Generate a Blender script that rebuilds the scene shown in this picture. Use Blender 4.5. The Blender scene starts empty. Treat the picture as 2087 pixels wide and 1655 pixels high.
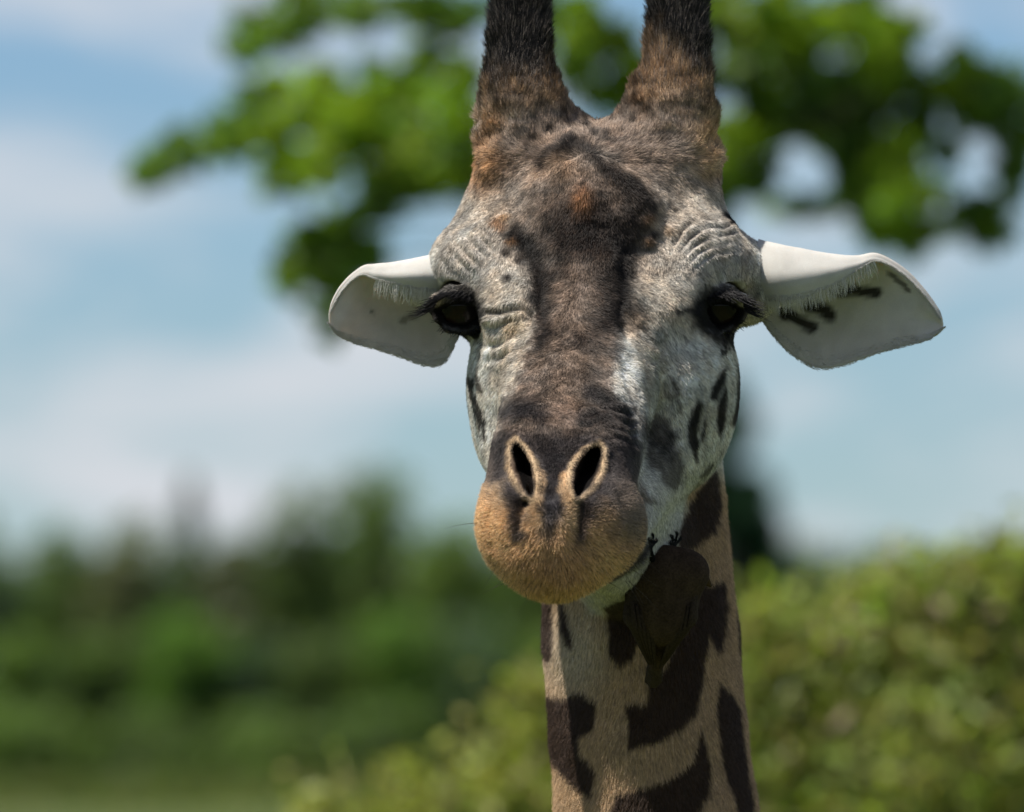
import bpy, math, random
import numpy as np
from mathutils import Vector, Matrix

sc = bpy.context.scene
# ------------------------------------------------------------------ camera
W_FRAME = 0.87                 # metres across the frame at the giraffe's face
DIST = 9.0                     # metres from the lens to the face
CAM_H = 3.6
PITCH = 0.0219
S = W_FRAME / 2087.0           # one sculpting unit
D0 = DIST / S
cam_d = bpy.data.cameras.new('camera')
cam = bpy.data.objects.new('camera', cam_d)
sc.collection.objects.link(cam)
CAMP = np.array([0.0, -DIST, CAM_H])
cam.location = CAMP
cam.rotation_euler = (math.pi/2 + PITCH, 0, 0)
cam_d.sensor_width = 36.0
cam_d.lens = 36.0 * DIST / W_FRAME
cam_d.clip_start = 0.5
cam_d.clip_end = 6000
cam_d.dof.use_dof = True
cam_d.dof.focus_distance = DIST - 0.10
cam_d.dof.aperture_fstop = 8.2
sc.camera = cam
FW = np.array([0, math.cos(PITCH), math.sin(PITCH)])
UP = np.array([0, -math.sin(PITCH), math.cos(PITCH)])
RT = np.array([1.0, 0, 0])

# ------------------------------------------------------------------ sky and sun
SUN = Vector((-0.43, -0.10, 0.87)).normalized()
sun_el = math.asin(SUN.z)
sun_az = math.atan2(SUN.x, SUN.y)
world = bpy.data.worlds.new('World')
sc.world = world
world.use_nodes = True
nt = world.node_tree
for n in list(nt.nodes):
    nt.nodes.remove(n)
wo = nt.nodes.new('ShaderNodeOutputWorld')
bg = nt.nodes.new('ShaderNodeBackground')
bg.inputs['Strength'].default_value = 0.056
sky = nt.nodes.new('ShaderNodeTexSky')
sky.sky_type = 'NISHITA'
sky.sun_disc = False
sky.sun_elevation = sun_el
sky.sun_rotation = sun_az
sky.altitude = 1200
sky.air_density = 0.9
sky.dust_density = 0.1
sky.ozone_density = 1.2
tc = nt.nodes.new('ShaderNodeTexCoord')
mp = nt.nodes.new('ShaderNodeMapping')
mp.inputs['Rotation'].default_value = (0, math.radians(28), 0)
mp.inputs['Scale'].default_value = (30, 30, 100)
mp.inputs['Location'].default_value = (5.3, 1.4, 3.2)
nz = nt.nodes.new('ShaderNodeTexNoise')
nz.inputs['Scale'].default_value = 1.0
nz.inputs['Detail'].default_value = 5.0
nz.inputs['Roughness'].default_value = 0.56
nz.inputs['Distortion'].default_value = 0.5
rp = nt.nodes.new('ShaderNodeValToRGB')
rp.color_ramp.elements[0].position = 0.42
rp.color_ramp.elements[1].position = 0.68
mx = nt.nodes.new('ShaderNodeMix'); mx.data_type = 'RGBA'
mx.inputs['B'].default_value = (8.9, 9.2, 9.8, 1)
nt.links.new(tc.outputs['Generated'], mp.inputs['Vector'])
nt.links.new(mp.outputs[0], nz.inputs['Vector'])
nt.links.new(nz.outputs['Fac'], rp.inputs[0])
nt.links.new(rp.outputs[0], mx.inputs['Factor'])
tint = nt.nodes.new('ShaderNodeVectorMath'); tint.operation = 'MULTIPLY'
tint.inputs[1].default_value = (0.72, 0.93, 1.20)
nt.links.new(sky.outputs[0], tint.inputs[0])
nt.links.new(tint.outputs[0], mx.inputs['A'])
nt.links.new(mx.outputs['Result'], bg.inputs['Color'])
nt.links.new(bg.outputs[0], wo.inputs[0])

sl = bpy.data.lights.new('sun', 'SUN')
sl.energy = 5.0
sl.angle = math.radians(0.53)
sl.color = (1.0, 0.95, 0.87)
so = bpy.data.objects.new('sun', sl)
sc.collection.objects.link(so)
so.rotation_euler = SUN.to_track_quat('Z', 'Y').to_euler()
so.location = (0, 0, 30)

sc.view_settings.view_transform = 'Standard'
sc.view_settings.look = 'None'
sc.view_settings.exposure = 0.47
sc.view_settings.gamma = 1.0
sc.view_settings.use_curve_mapping = False
sc.render.engine = 'CYCLES'
sc.cycles.max_bounces = 6
sc.cycles.diffuse_bounces = 3
sc.cycles.transmission_bounces = 4
sc.cycles.use_denoising = True

# ------------------------------------------------------------------ helpers
rng = np.random.default_rng(7)
COL = sc.collection

def to_world(P):
    P = np.asarray(P, float)
    return CAMP + P[..., 0:1]*S*RT + (DIST + P[..., 1:2]*S)*FW + P[..., 2:3]*S*UP

def pt(px, py, D):
    m = (D0 + D) / D0
    return np.array([(px-1043.5)*m, D, (827.5-py)*m], float)

def to_px(P):
    m = (D0 + P[:, 1]) / D0
    return 1043.5 + P[:, 0]/m, 827.5 - P[:, 2]/m

def at(px, py, Z):
    """world point at distance Z from the lens on the line of sight of a picture position"""
    k = W_FRAME/2087.0/DIST*Z
    return CAMP + (px-1043.5)*k*RT + Z*FW + (827.5-py)*k*UP

def lat(nx, seed):
    r = np.random.default_rng(seed)
    return r.random((nx, nx, nx)).astype(np.float32)
_L = [lat(32, 11+i) for i in range(3)]

def vnoise(P, scale, ch=0):
    q = np.asarray(P, np.float64)/scale + 100.37*(ch+1)
    i = np.floor(q).astype(np.int64); f = q - i
    f = f*f*(3-2*f)
    L = _L[ch % 3]
    out = 0
    for dx in (0, 1):
        for dy in (0, 1):
            for dz in (0, 1):
                w = (f[:, 0] if dx else 1-f[:, 0])*(f[:, 1] if dy else 1-f[:, 1])*(f[:, 2] if dz else 1-f[:, 2])
                out = out + w*L[(i[:, 0]+dx) % 32, (i[:, 1]+dy) % 32, (i[:, 2]+dz) % 32]
    return out*2-1

def fbm(P, scale, ch=0, oct=3):
    o = 0; a = 1; t = 0
    for k in range(oct):
        o = o + a*vnoise(P, scale/(2**k), ch+k); t += a; a *= 0.55
    return o/t

def sstep(a, b, x):
    t = np.clip((x-a)/(b-a+1e-12), 0, 1)
    return t*t*(3-2*t)

def mesh_from(name, V, F, mat, parent=None, smooth=True, attrs=None, mats=None, midx=None):
    me = bpy.data.meshes.new(name)
    V = np.ascontiguousarray(V, np.float32)
    if isinstance(F, np.ndarray):
        n, k = F.shape
        me.vertices.add(len(V)); me.vertices.foreach_set('co', V.ravel())
        me.loops.add(n*k); me.loops.foreach_set('vertex_index', F.astype(np.int32).ravel())
        me.polygons.add(n)
        me.polygons.foreach_set('loop_start', np.arange(0, n*k, k, dtype=np.int32))
        me.polygons.foreach_set('loop_total', np.full(n, k, np.int32))
        me.update(calc_edges=True)
    else:
        me.from_pydata([tuple(v) for v in V], [], F)
    if smooth:
        me.polygons.foreach_set('use_smooth', np.ones(len(me.polygons), bool))
    for m in (mats or [mat]):
        me.materials.append(m)
    if midx is not None:
        me.polygons.foreach_set('material_index', np.asarray(midx, np.int32))
    for nm, arr in (attrs or {}).items():
        a = me.attributes.new(nm, 'FLOAT_COLOR', 'POINT')
        c = np.ones((len(V), 4), np.float32); c[:, :3] = arr
        a.data.foreach_set('color', c.ravel())
    me.update()
    o = bpy.data.objects.new(name, me)
    COL.objects.link(o)
    if parent is not None:
        o.parent = parent
        o.matrix_parent_inverse = Matrix.Translation(-parent.location)
    return o

def empty(name, loc, label=None, cat=None, group=None):
    e = bpy.data.objects.new(name, None)
    COL.objects.link(e)
    e.location = loc
    e.empty_display_size = 0.1
    if label: e['label'] = label
    if cat: e['category'] = cat
    if group: e['group'] = group
    return e

def tube(path, radii, n=8):
    path = np.asarray(path, float); V = []; F = []
    for i, p in enumerate(path):
        t = path[min(i+1, len(path)-1)] - path[max(i-1, 0)]
        t = t/np.linalg.norm(t)
        a = np.cross(t, [0.31, 0.87, 0.2]); a /= np.linalg.norm(a); b = np.cross(t, a)
        for k in range(n):
            th = 2*math.pi*k/n
            V.append(p + radii[i]*(math.cos(th)*a + math.sin(th)*b))
    for i in range(len(path)-1):
        for k in range(n):
            F.append((i*n+k, i*n+(k+1) % n, (i+1)*n+(k+1) % n, (i+1)*n+k))
    c0 = len(V); V.append(path[0]); V.append(path[-1])
    for k in range(n):
        F.append((c0, (k+1) % n, k))
        F.append((c0+1, (len(path)-1)*n+k, (len(path)-1)*n+(k+1) % n))
    return np.array(V), F

def mat_new(name):
    m = bpy.data.materials.new(name); m.use_nodes = True
    b = m.node_tree.nodes['Principled BSDF']
    return m, m.node_tree, b

def mat_attr(name, attr, rough=0.7, spec=0.3, vary=0.25, nscale=400, bump=0.0, sheen=0.0):
    m, t, b = mat_new(name)
    a = t.nodes.new('ShaderNodeAttribute'); a.attribute_name = attr
    n = t.nodes.new('ShaderNodeTexNoise'); n.inputs['Scale'].default_value = nscale; n.inputs['Detail'].default_value = 4
    g = t.nodes.new('ShaderNodeNewGeometry')
    t.links.new(g.outputs['Position'], n.inputs['Vector'])
    mr = t.nodes.new('ShaderNodeMapRange')
    mr.inputs['From Min'].default_value = 0.25; mr.inputs['From Max'].default_value = 0.75
    mr.inputs['To Min'].default_value = 1-vary; mr.inputs['To Max'].default_value = 1+vary
    t.links.new(n.outputs['Fac'], mr.inputs['Value'])
    vm = t.nodes.new('ShaderNodeVectorMath'); vm.operation = 'SCALE'
    t.links.new(a.outputs['Color'], vm.inputs[0]); t.links.new(mr.outputs[0], vm.inputs['Scale'])
    t.links.new(vm.outputs[0], b.inputs['Base Color'])
    b.inputs['Roughness'].default_value = rough
    b.inputs['Specular IOR Level'].default_value = spec
    if bump:
        bp = t.nodes.new('ShaderNodeBump'); bp.inputs['Strength'].default_value = bump
        bp.inputs['Distance'].default_value = 0.002
        t.links.new(n.outputs['Fac'], bp.inputs['Height']); t.links.new(bp.outputs[0], b.inputs['Normal'])
    return m

def hair_mat(name):
    m, t, b = mat_new(name)
    a = t.nodes.new('ShaderNodeAttribute'); a.attribute_name = 'hair_color'
    t.links.new(a.outputs['Color'], b.inputs['Base Color'])
    b.inputs['Roughness'].default_value = 0.55
    b.inputs['Specular IOR Level'].default_value = 0.25
    return m

def hair_object(name, roots, dirs, length, colors, mat, parent, r_root=0.00024, bend=None, npt=3, rscale=None):
    """roots/dirs in world metres; bend: vector added along the strand"""
    n = len(roots)
    cd = bpy.data.hair_curves.new(name)
    cd.add_curves([npt]*n)
    ts = np.linspace(0, 1, npt)
    P = np.empty((n, npt, 3), np.float32)
    L = np.asarray(length).reshape(-1, 1)
    for k, t in enumerate(ts):
        P[:, k] = roots + dirs*L*t + (0 if bend is None else bend*L*t*t)
    cd.attributes['position'].data.foreach_set('vector', P.ravel())
    ra = cd.attributes.get('radius') or cd.attributes.new('radius', 'FLOAT', 'POINT')
    R = np.tile(r_root*(1-0.8*ts), (n, 1)).astype(np.float32)
    if rscale is not None:
        R *= np.asarray(rscale, np.float32).reshape(-1, 1)
    ra.data.foreach_set('value', R.ravel())
    ca = cd.attributes.new('hair_color', 'FLOAT_COLOR', 'CURVE')
    c = np.ones((n, 4), np.float32); c[:, :3] = colors
    ca.data.foreach_set('color', c.ravel())
    cd.materials.append(mat)
    o = bpy.data.objects.new(name, cd)
    COL.objects.link(o)
    if parent is not None:
        o.parent = parent
        o.matrix_parent_inverse = Matrix.Translation(-parent.location)
    return o

# ------------------------------------------------------------------ volume sculpting
class Field:
    def __init__(s, lo, hi, h):
        s.lo = np.array(lo, float); s.h = h
        s.n = np.ceil((np.array(hi, float)-s.lo)/h).astype(int)+1
        s.f = np.full(s.n, 300.0, np.float32)
    def box(s, lo, hi):
        a = np.clip(np.floor((np.asarray(lo)-s.lo)/s.h).astype(int), 0, s.n)
        b = np.clip(np.ceil((np.asarray(hi)-s.lo)/s.h).astype(int)+1, 0, s.n)
        sl_ = tuple(slice(a[i], b[i]) for i in range(3))
        ax = [(s.lo[i]+s.h*np.arange(a[i], b[i])).astype(np.float32) for i in range(3)]
        return sl_, ax[0][:, None, None], ax[1][None, :, None], ax[2][None, None, :]
    def comb(s, sl_, d, k, op):
        f = s.f[sl_]
        if f.size == 0: return
        if op == 'add':
            h = np.maximum(k-np.abs(f-d), 0)/k
            s.f[sl_] = np.minimum(f, d) - h*h*k*0.25
        else:
            d = -d
            h = np.maximum(k-np.abs(f-d), 0)/k
            s.f[sl_] = np.maximum(f, d) + h*h*k*0.25
    def ell(s, c, r, k=30, op='add', rot=None):
        c = np.asarray(c, float); r = np.asarray(r, float)
        m = (r.max() if rot is not None else r)+k+25
        sl_, X, Y, Z = s.box(c-m, c+m)
        x, y, z = X-c[0], Y-c[1], Z-c[2]
        if rot is not None:
            R = np.array(rot.transposed())
            x, y, z = (R[0, 0]*x+R[0, 1]*y+R[0, 2]*z, R[1, 0]*x+R[1, 1]*y+R[1, 2]*z, R[2, 0]*x+R[2, 1]*y+R[2, 2]*z)
        k0 = np.sqrt((x/r[0])**2+(y/r[1])**2+(z/r[2])**2)+1e-6
        k1 = np.sqrt((x/r[0]**2)**2+(y/r[1]**2)**2+(z/r[2]**2)**2)+1e-9
        s.comb(sl_, k0*(k0-1)/k1, k, op)
    def cone(s, a, b, ra, rb, k=30, op='add', ys=1.0):
        a = np.asarray(a, float); b = np.asarray(b, float)
        m = np.array([1, 1/ys, 1])*max(ra, rb)+k+25
        sl_, X, Y, Z = s.box(np.minimum(a, b)-m, np.maximum(a, b)+m)
        ba = b-a
        x, y, z = X-a[0], (Y-a[1]), Z-a[2]
        hh = np.clip((x*ba[0]+y*ba[1]+z*ba[2])/ba.dot(ba), 0, 1)
        d = np.sqrt((x-ba[0]*hh)**2+((y-ba[1]*hh)*ys)**2+(z-ba[2]*hh)**2) - (ra+(rb-ra)*hh)
        s.comb(sl_, d, k, op)
    def chain(s, pts, rad, k=30, op='add', ys=1.0):
        for i in range(len(pts)-1):
            s.cone(pts[i], pts[i+1], rad[i], rad[i+1], k if i == 0 else min(k, 12), op, ys)
    def mesh(s):
        f = s.f; ins = f < 0
        nx, ny, nz_ = f.shape
        cnt = np.zeros((nx-1, ny-1, nz_-1), np.uint8)
        for dx in (0, 1):
            for dy in (0, 1):
                for dz in (0, 1):
                    cnt += ins[dx:nx-1+dx, dy:ny-1+dy, dz:nz_-1+dz]
        act = (cnt > 0) & (cnt < 8)
        ids = np.full(act.shape, -1, np.int32)
        I, J, K = np.nonzero(act)
        ids[I, J, K] = np.arange(len(I))
        acc = np.zeros((len(I), 3)); w = np.zeros(len(I))
        cor = [(a, b, c) for a in (0, 1) for b in (0, 1) for c in (0, 1)]
        for A in cor:
            for ax in range(3):
                if A[ax] == 1: continue
                B = list(A); B[ax] = 1
                fa = f[I+A[0], J+A[1], K+A[2]]; fb = f[I+B[0], J+B[1], K+B[2]]
                cr = (fa < 0) != (fb < 0)
                t = np.where(cr, fa/(fa-fb+1e-12), 0)
                p = np.tile(np.array(A, float), (len(I), 1)); p[:, ax] += t
                acc += p*cr[:, None]; w += cr
        V = s.lo + s.h*(np.stack([I, J, K], 1)+acc/w[:, None])
        Q = []
        for ax in range(3):
            a_ = [slice(None)]*3; b_ = [slice(None)]*3
            a_[ax] = slice(0, -1); b_[ax] = slice(1, None)
            A = ins[tuple(a_)]; B = ins[tuple(b_)]
            ch = A != B
            o1, o2 = [(1, 2), (2, 0), (0, 1)][ax]
            E = np.argwhere(ch)
            E = E[(E[:, o1] > 0) & (E[:, o2] > 0) & (E[:, o1] < f.shape[o1]-1) & (E[:, o2] < f.shape[o2]-1)]
            fl = A[tuple(E.T)]
            q = []
            for d1, d2 in ((-1, -1), (0, -1), (0, 0), (-1, 0)):
                e = E.copy(); e[:, o1] += d1; e[:, o2] += d2
                q.append(ids[tuple(e.T)])
            q = np.stack(q, 1)
            q[~fl] = q[~fl][:, ::-1]
            Q.append(q)
        return V, np.concatenate(Q)

def normals(V, Q):
    n = np.cross(V[Q[:, 2]]-V[Q[:, 0]], V[Q[:, 3]]-V[Q[:, 1]])
    N = np.stack([sum(np.bincount(Q[:, j], n[:, i], len(V)) for j in range(4)) for i in range(3)], 1)
    return N/(np.linalg.norm(N, axis=1, keepdims=True)+1e-12)

def poly_sd(px, py, poly):
    P = np.asarray(poly, float)
    d = np.full(len(px), 1e9); ins = np.zeros(len(px), bool)
    for i in range(len(P)):
        a = P[i]; b = P[(i+1) % len(P)]
        e = b-a; wx = px-a[0]; wy = py-a[1]
        t = np.clip((wx*e[0]+wy*e[1])/(e.dot(e)+1e-9), 0, 1)
        d = np.minimum(d, np.hypot(wx-e[0]*t, wy-e[1]*t))
        c = ((a[1] > py) != (b[1] > py)) & (px < (b[0]-a[0])*(py-a[1])/(b[1]-a[1]+1e-12)+a[0])
        ins ^= c
    return np.where(ins, -d, d)

def line_d(px, py, pts):
    d = np.full(len(px), 1e9)
    for i in range(len(pts)-1):
        a = np.array(pts[i], float); b = np.array(pts[i+1], float); e = b-a
        wx = px-a[0]; wy = py-a[1]
        t = np.clip((wx*e[0]+wy*e[1])/(e.dot(e)+1e-9), 0, 1)
        d = np.minimum(d, np.hypot(wx-e[0]*t, wy-e[1]*t))
    return d
# ------------------------------------------------------------------ giraffe: sculpt
def cx(D):
    return 1210 + 0.11*min(D, 0) + 0.04*max(D, 0)
def sy(g, u, py, D, off=0):
    return pt(cx(D)+off+g*u, py, D)

VOX = 4.5
N_HAIR = 620000
lo = pt(800, 1800, -870); hi = pt(1640, -330, 0)
fld = Field((-260, -880, -1020), (620, 780, 1180), VOX)
A, B_ = fld.ell, fld.cone
# cranium and forehead
fld.ell(pt(1214, 455, 190), (215, 250, 200), 30)
fld.ell(pt(1205, 480, 90), (190, 190, 150), 50)
# front profile of the face: surface points, then spheres set inward
prof = [(400, -55), (500, -120), (600, -195), (700, -300), (800, -430), (880, -545), (950, -630), (1010, -690)]
rad = [120, 150, 150, 146, 140, 136, 130, 106]
cen = []
for i, (py, d) in enumerate(prof):
    a = prof[max(i-1, 0)]; b = prof[min(i+1, len(prof)-1)]
    t = np.array([b[0]-a[0], b[1]-a[1]], float); t /= np.linalg.norm(t)
    n_in = np.array([-t[1], t[0]])
    if n_in[1] < 0: n_in = -n_in
    q = np.array([py, d]) + n_in*rad[i]
    cen.append(pt(cx(d), q[0], q[1]))
fld.chain(cen, rad, 45)
# nasal sides fall to the cheeks
for g in (-1, 1):
    fld.cone(sy(g, 70, 720, -120), sy(g, 60 if g < 0 else 48, 930, -420), 85, 78 if g < 0 else 66, 40)
    # brow and orbit
    fld.ell(sy(g, 228, 540, 95, -6), (104, 130, 92), 35)
    fld.ell(sy(g, 235, 610, 120, -6), (78, 110, 78), 30)
    fld.ell(sy(g, 188, 455, 130, -8), (84, 105, 98), 50)
    fld.cone(sy(g, 180, 520, 30), sy(g, 150, 640, -90), 80, 70, 55)
    # cheek and jaw
    fld.ell(sy(g, 150, 790, 90, 20 if g < 0 else 0), (130 if g < 0 else 142, 260, 205), 40)
    fld.ell(sy(g, 125, 900, 40, 14 if g < 0 else 2), (118, 200, 110), 40)
    fld.cone(sy(g, 60, 1100, -420), sy(g, 110, 930, -60), 70, 95, 40)
    # ossicones
    fld.chain([sy(g, 150, 330, 150), sy(g, 158, 215, 185), sy(g, 161, 90, 235), sy(g, 160, -60, 290), sy(g, 160, -200, 335), sy(g, 160, -262, 350)],
              [102, 82, 58, 51, 54, 53], 60)
# crown between the horns
fld.ell(pt(1218, 362, 250), (150, 150, 92), 45)
for g in (-1, 1):
    fld.cone(sy(g, 112, 200, 215), sy(g, 44, 294, 235), 42, 42, 40)
# median bump
fld.ell(pt(1187, 405, 10), (48, 60, 52), 40)
fld.cone(pt(1165, 330, 60), pt(1187, 420, 10), 40, 48, 40)
# muzzle
fld.ell(pt(1142, 1062, -615), (132, 150, 92), 55)
for g in (-1, 1):
    fld.cone(sy(g, 68 if g < 0 else 46, 900, -480), sy(g, 74 if g < 0 else 64, 1060, -610, 4), 70 if g < 0 else 60, 84 if g < 0 else 80, 60 if g < 0 else 35)
fld.ell(pt(1090, 1086, -625), (78, 110, 74), 60)
fld.ell(pt(1208, 1080, -612), (88, 110, 78), 60)
fld.ell(pt(1130, 1126, -662), (82, 90, 82), 55)
# lower lip and chin behind it
fld.ell(pt(1164, 1115, -490), (124, 150, 66), 10)
fld.ell(pt(1180, 1115, -360), (98, 150, 58), 40)
fld.ell(pt(1262, 1118, -455), (54, 80, 40), 14)
fld.cone(pt(1200, 1095, -330), pt(1285, 1165, 240), 70, 110, 50)
fld.cone(pt(1240, 1030, -80), pt(1300, 1090, 260), 120, 130, 50)
# neck
nk = [pt(1285, 800, 300), pt(1290, 1000, 370), pt(1306, 1300, 420), pt(1321, 1500, 430), pt(1337, 1655, 440), pt(1350, 1850, 455)]
fld.chain(nk, [180, 184, 198, 199, 205, 212], 40, 'add', 0.72)
# ear roots and temple skin
fld.cone(pt(1480, 565, 160), pt(1600, 566, 138), 88, 54, 40)
fld.cone(pt(930, 575, 150), pt(860, 580, 150), 62, 42, 35)
fld.ell(pt(1525, 612, 150), (44, 60, 48), 25)
# eye sockets, lids
EYES = {1: pt(1459, 624, 30), -1: pt(943, 624, 30)}
ER = 57.0
def on_eye(g, dx, dy, r):
    return EYES[g] + np.array([g*dx, -math.sqrt(max(r*r-dx*dx-dy*dy, 0)), -dy])
for g in (-1, 1):
    nrm = np.array([0.62*g, -0.78, 0.02])
    fld.ell(EYES[g]+nrm*34, (60, 60, 47), 12, 'sub')
    fld.ell(EYES[g], (59, 59, 59), 6, 'sub')
    up_ = [on_eye(g, x, y, 66) for x, y in ((-54, 12), (-36, -10), (-10, -22), (20, -23), (46, -12), (62, 8))]
    fld.chain(up_, [8, 14, 18, 18, 15, 9], 18)
    lw_ = [on_eye(g, x, y, 64) for x, y in ((-54, 10), (-34, 36), (-4, 50), (28, 45), (50, 24), (60, -2))]
    fld.chain(lw_, [7, 9, 10, 10, 9, 8], 10)
# nostrils: raised rims, then the openings
def front_D(px, py):
    """depth of the front surface at a picture position"""
    best = None
    for D in np.arange(-870, 500, 3.0):
        p = pt(px, py, D)
        i = np.round((p-fld.lo)/fld.h).astype(int)
        if np.all(i >= 0) and np.all(i < fld.n) and fld.f[tuple(i)] < 0:
            return D
    return 0.0
RIM = {-1: [(1040, 905), (1052, 893), (1072, 915), (1088, 945), (1096, 985), (1090, 1022), (1072, 1012), (1052, 985), (1037, 950)],
        1: [(1218, 903), (1232, 918), (1228, 955), (1212, 990), (1188, 1012), (1170, 1020), (1160, 985), (1164, 950), (1188, 918)]}
SLIT = {-1: [(1055, 918), (1067, 955), (1082, 1003)], 1: [(1216, 920), (1201, 955), (1180, 1003)]}
RIM3 = {}
for g in (-1, 1):
    RIM3[g] = [pt(x, y, front_D(x, y)-1) for x, y in RIM[g]]
SL3 = {g: [pt(x, y, front_D(x, y)) for x, y in SLIT[g]] for g in (-1, 1)}
for g in (-1, 1):
    p = RIM3[g]+[RIM3[g][0]]
    fld.chain(p, [4.5]*len(p), 24)
for g in (-1, 1):
    q = SL3[g]
    inn = np.array([-0.15*g, 0.95, 0.10])
    w0 = 12.5 if g < 0 else 16
    for k_ in range(8):
        fld.chain([v+inn*(k_*15-8) for v in q], [w0*0.7, w0*1.15, w0*0.55], 8, 'sub')
    # grooves that run on below the nostrils
gl = [pt(x, y, front_D(x, y)) for x, y in ((1086, 1000), (1066, 1035), (1058, 1078))]
fld.chain(gl, [6, 9, 5], 14, 'sub')
gr = [pt(x, y, front_D(x, y)) for x, y in ((1178, 1000), (1182, 1045), (1178, 1085))]
fld.chain(gr, [6, 9, 5], 14, 'sub')
# philtrum between the nostrils
gm = [pt(x, y, front_D(x, y)) for x, y in ((1124, 960), (1122, 1000), (1120, 1030))]
fld.chain(gm, [10, 16, 10], 20, 'sub')
# mouth slit
mo = [pt(1340, 1085, -395), pt(1318, 1120, -470), pt(1270, 1165, -560), pt(1210, 1205, -600), pt(1130, 1222, -610), pt(1040, 1190, -590), pt(985, 1120, -540)]
fld.chain(mo, [7, 10, 12, 12, 12, 12, 8], 8, 'sub')

GV, GQ = fld.mesh()
# light smoothing
def relax(V, Q, it=2, lam=0.5):
    e = np.concatenate([Q[:, [0, 1]], Q[:, [1, 2]], Q[:, [2, 3]], Q[:, [3, 0]]])
    e = np.concatenate([e, e[:, ::-1]])
    c = np.bincount(e[:, 0], minlength=len(V))+1e-9
    for _ in range(it):
        m = np.stack([np.bincount(e[:, 0], V[e[:, 1], i], len(V)) for i in range(3)], 1)/c[:, None]
        V = V + lam*(m-V)
    return V
GV = relax(GV, GQ, 2, 0.5)
GN = normals(GV, GQ)
px, py = to_px(GV); DD = GV[:, 1]

# ------------------------------------------------------------------ wrinkles and lumps
front = sstep(0.0, 0.3, -GN[:, 1]*0.8+GN[:, 2]*0.3)
disp = np.zeros(len(GV))
def crease(pts, w, depth, dlo=-2000, dhi=2000):
    global disp
    jx = px+5*vnoise(GV, 45, 0); jy = py+5*vnoise(GV, 45, 1)
    d = line_d(jx, jy, pts)
    m = (DD > dlo) & (DD < dhi)
    irr = np.clip(.55+.9*vnoise(GV, 38, 2), .05, 1.2)
    disp = disp + m*front*irr*(-depth*np.exp(-(d/w)**2) + 0.55*depth*np.exp(-((d-2.0*w)/w)**2))
for c in ([(1384, 514), (1403, 486), (1438, 465), (1484, 460)], [(1386, 532), (1409, 502), (1445, 482), (1488, 477)],
          [(1394, 546), (1418, 516), (1450, 498), (1484, 494)], [(1406, 556), (1428, 530), (1457, 513), (1482, 510)], [(1372, 500), (1390, 470), (1420, 450), (1460, 444)]):
    crease(c, 4.6, 4.6, -160, 200)
for c in ([(912, 508), (955, 548)], [(930, 495), (968, 535)], [(900, 528), (934, 562)], [(948, 480), (990, 522)], [(965, 470), (1000, 505)]):
    crease(c, 5, 4.5, -120, 200)
for c in ([(975, 664), (1010, 668), (1040, 655)], [(975, 700), (1012, 702), (1050, 685)], [(1000, 735), (1040, 720)], [(1000, 640), (1060, 632)]):
    crease(c, 7, 7, -400, 120)
crease([(1074, 640), (1078, 680), (1062, 715), (1048, 750), (1040, 800)], 7, 8, -600, 120)
crease([(1280, 660), (1272, 720), (1280, 800), (1286, 900)], 10, 6, -700, 120)
crease([(1300, 690), (1330, 720)], 8, -9, -400, 200)
for c in ([(1190, 846), (1240, 834), (1284, 842)], [(1186, 866), (1235, 855), (1286, 864)], [(1196, 886), (1245, 873), (1288, 884)], [(1215, 903), (1255, 893), (1290, 903)], [(1200, 826), (1250, 815), (1284, 822)],
          [(1020, 850), (1060, 840), (1090, 850)], [(1015, 872), (1060, 862)]):
    crease(c, 5.5, 4.5, -900, -200)
mzl = (DD < -420)*sstep(1000, 1040, py)
disp += mzl*front*(5*fbm(GV, 75, 0)+2.5*fbm(GV, 30, 2))
crease([(1123, 1050), (1118, 1120), (1126, 1215)], 11, 6, -900, -420)
crease([(1006, 1140), (1055, 1188), (1130, 1206), (1205, 1188), (1262, 1142)], 9, 4.5, -900, -420)
crease([(1010, 1010), (996, 1060), (1008, 1110)], 10, 5, -900, -420)
crease([(1262, 1010), (1284, 1060), (1272, 1105)], 10, 5, -900, -420)
horn = sstep(420, 300, py)*sstep(-50, 60, DD)
disp += front*(2.2*fbm(GV, 60, 0)+1.6*fbm(GV, 24, 1)) * sstep(1300, 1200, py)
disp += horn*(11*fbm(GV*np.array([1, 1, 1.5]), 55, 2)) * sstep(60, 200, py)
edge_h = np.exp(-((np.abs(px-1212)-245)/40)**2)*sstep(150, 230, py)*sstep(420, 360, py)
disp += edge_h*14*vnoise(GV, 42, 1)
fore = np.exp(-((px-1200)/150)**2-((py-470)/90)**2)
disp += fore*11*fbm(GV, 50, 2)
hd_ = (DD < 200)
for x, y, r, h in ((1016, 455, 17, 8), (1046, 492, 14, 7), (1322, 446, 17, 8), (1322, 490, 13, 6), (1365, 470, 15, 7), (1030, 436, 13, 6), (1188, 408, 34, 16), (1100, 430, 22, 7), (1275, 440, 22, 7), (1150, 360, 24, 8), (1000, 350, 26, 9), (1440, 340, 24, 9), (1120, 505, 20, 5), (1250, 520, 22, 6), (1080, 600, 22, 5), (1300, 600, 26, 6)):
    disp += hd_*front*h*np.exp(-((px-x)**2+(py-y)**2)/(r*r))
disp += hd_*front*11*np.exp(-(line_d(px+6*vnoise(GV, 30, 0), py, [(1100, 340), (1165, 300), (1250, 352), (1325, 415)])/22)**2)
disp -= hd_*front*7*np.exp(-(line_d(px+6*vnoise(GV, 30, 0), py, [(1075, 500), (1100, 560), (1098, 640)])/16)**2)
disp -= hd_*front*7*np.exp(-(line_d(px+6*vnoise(GV, 30, 0), py, [(1268, 510), (1276, 580), (1262, 660)])/16)**2)
disp += (DD > 60)*(py > 1000)*1.5*fbm(GV, 50, 0)
GV = GV + GN*disp[:, None]
GN = normals(GV, GQ)
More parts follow.
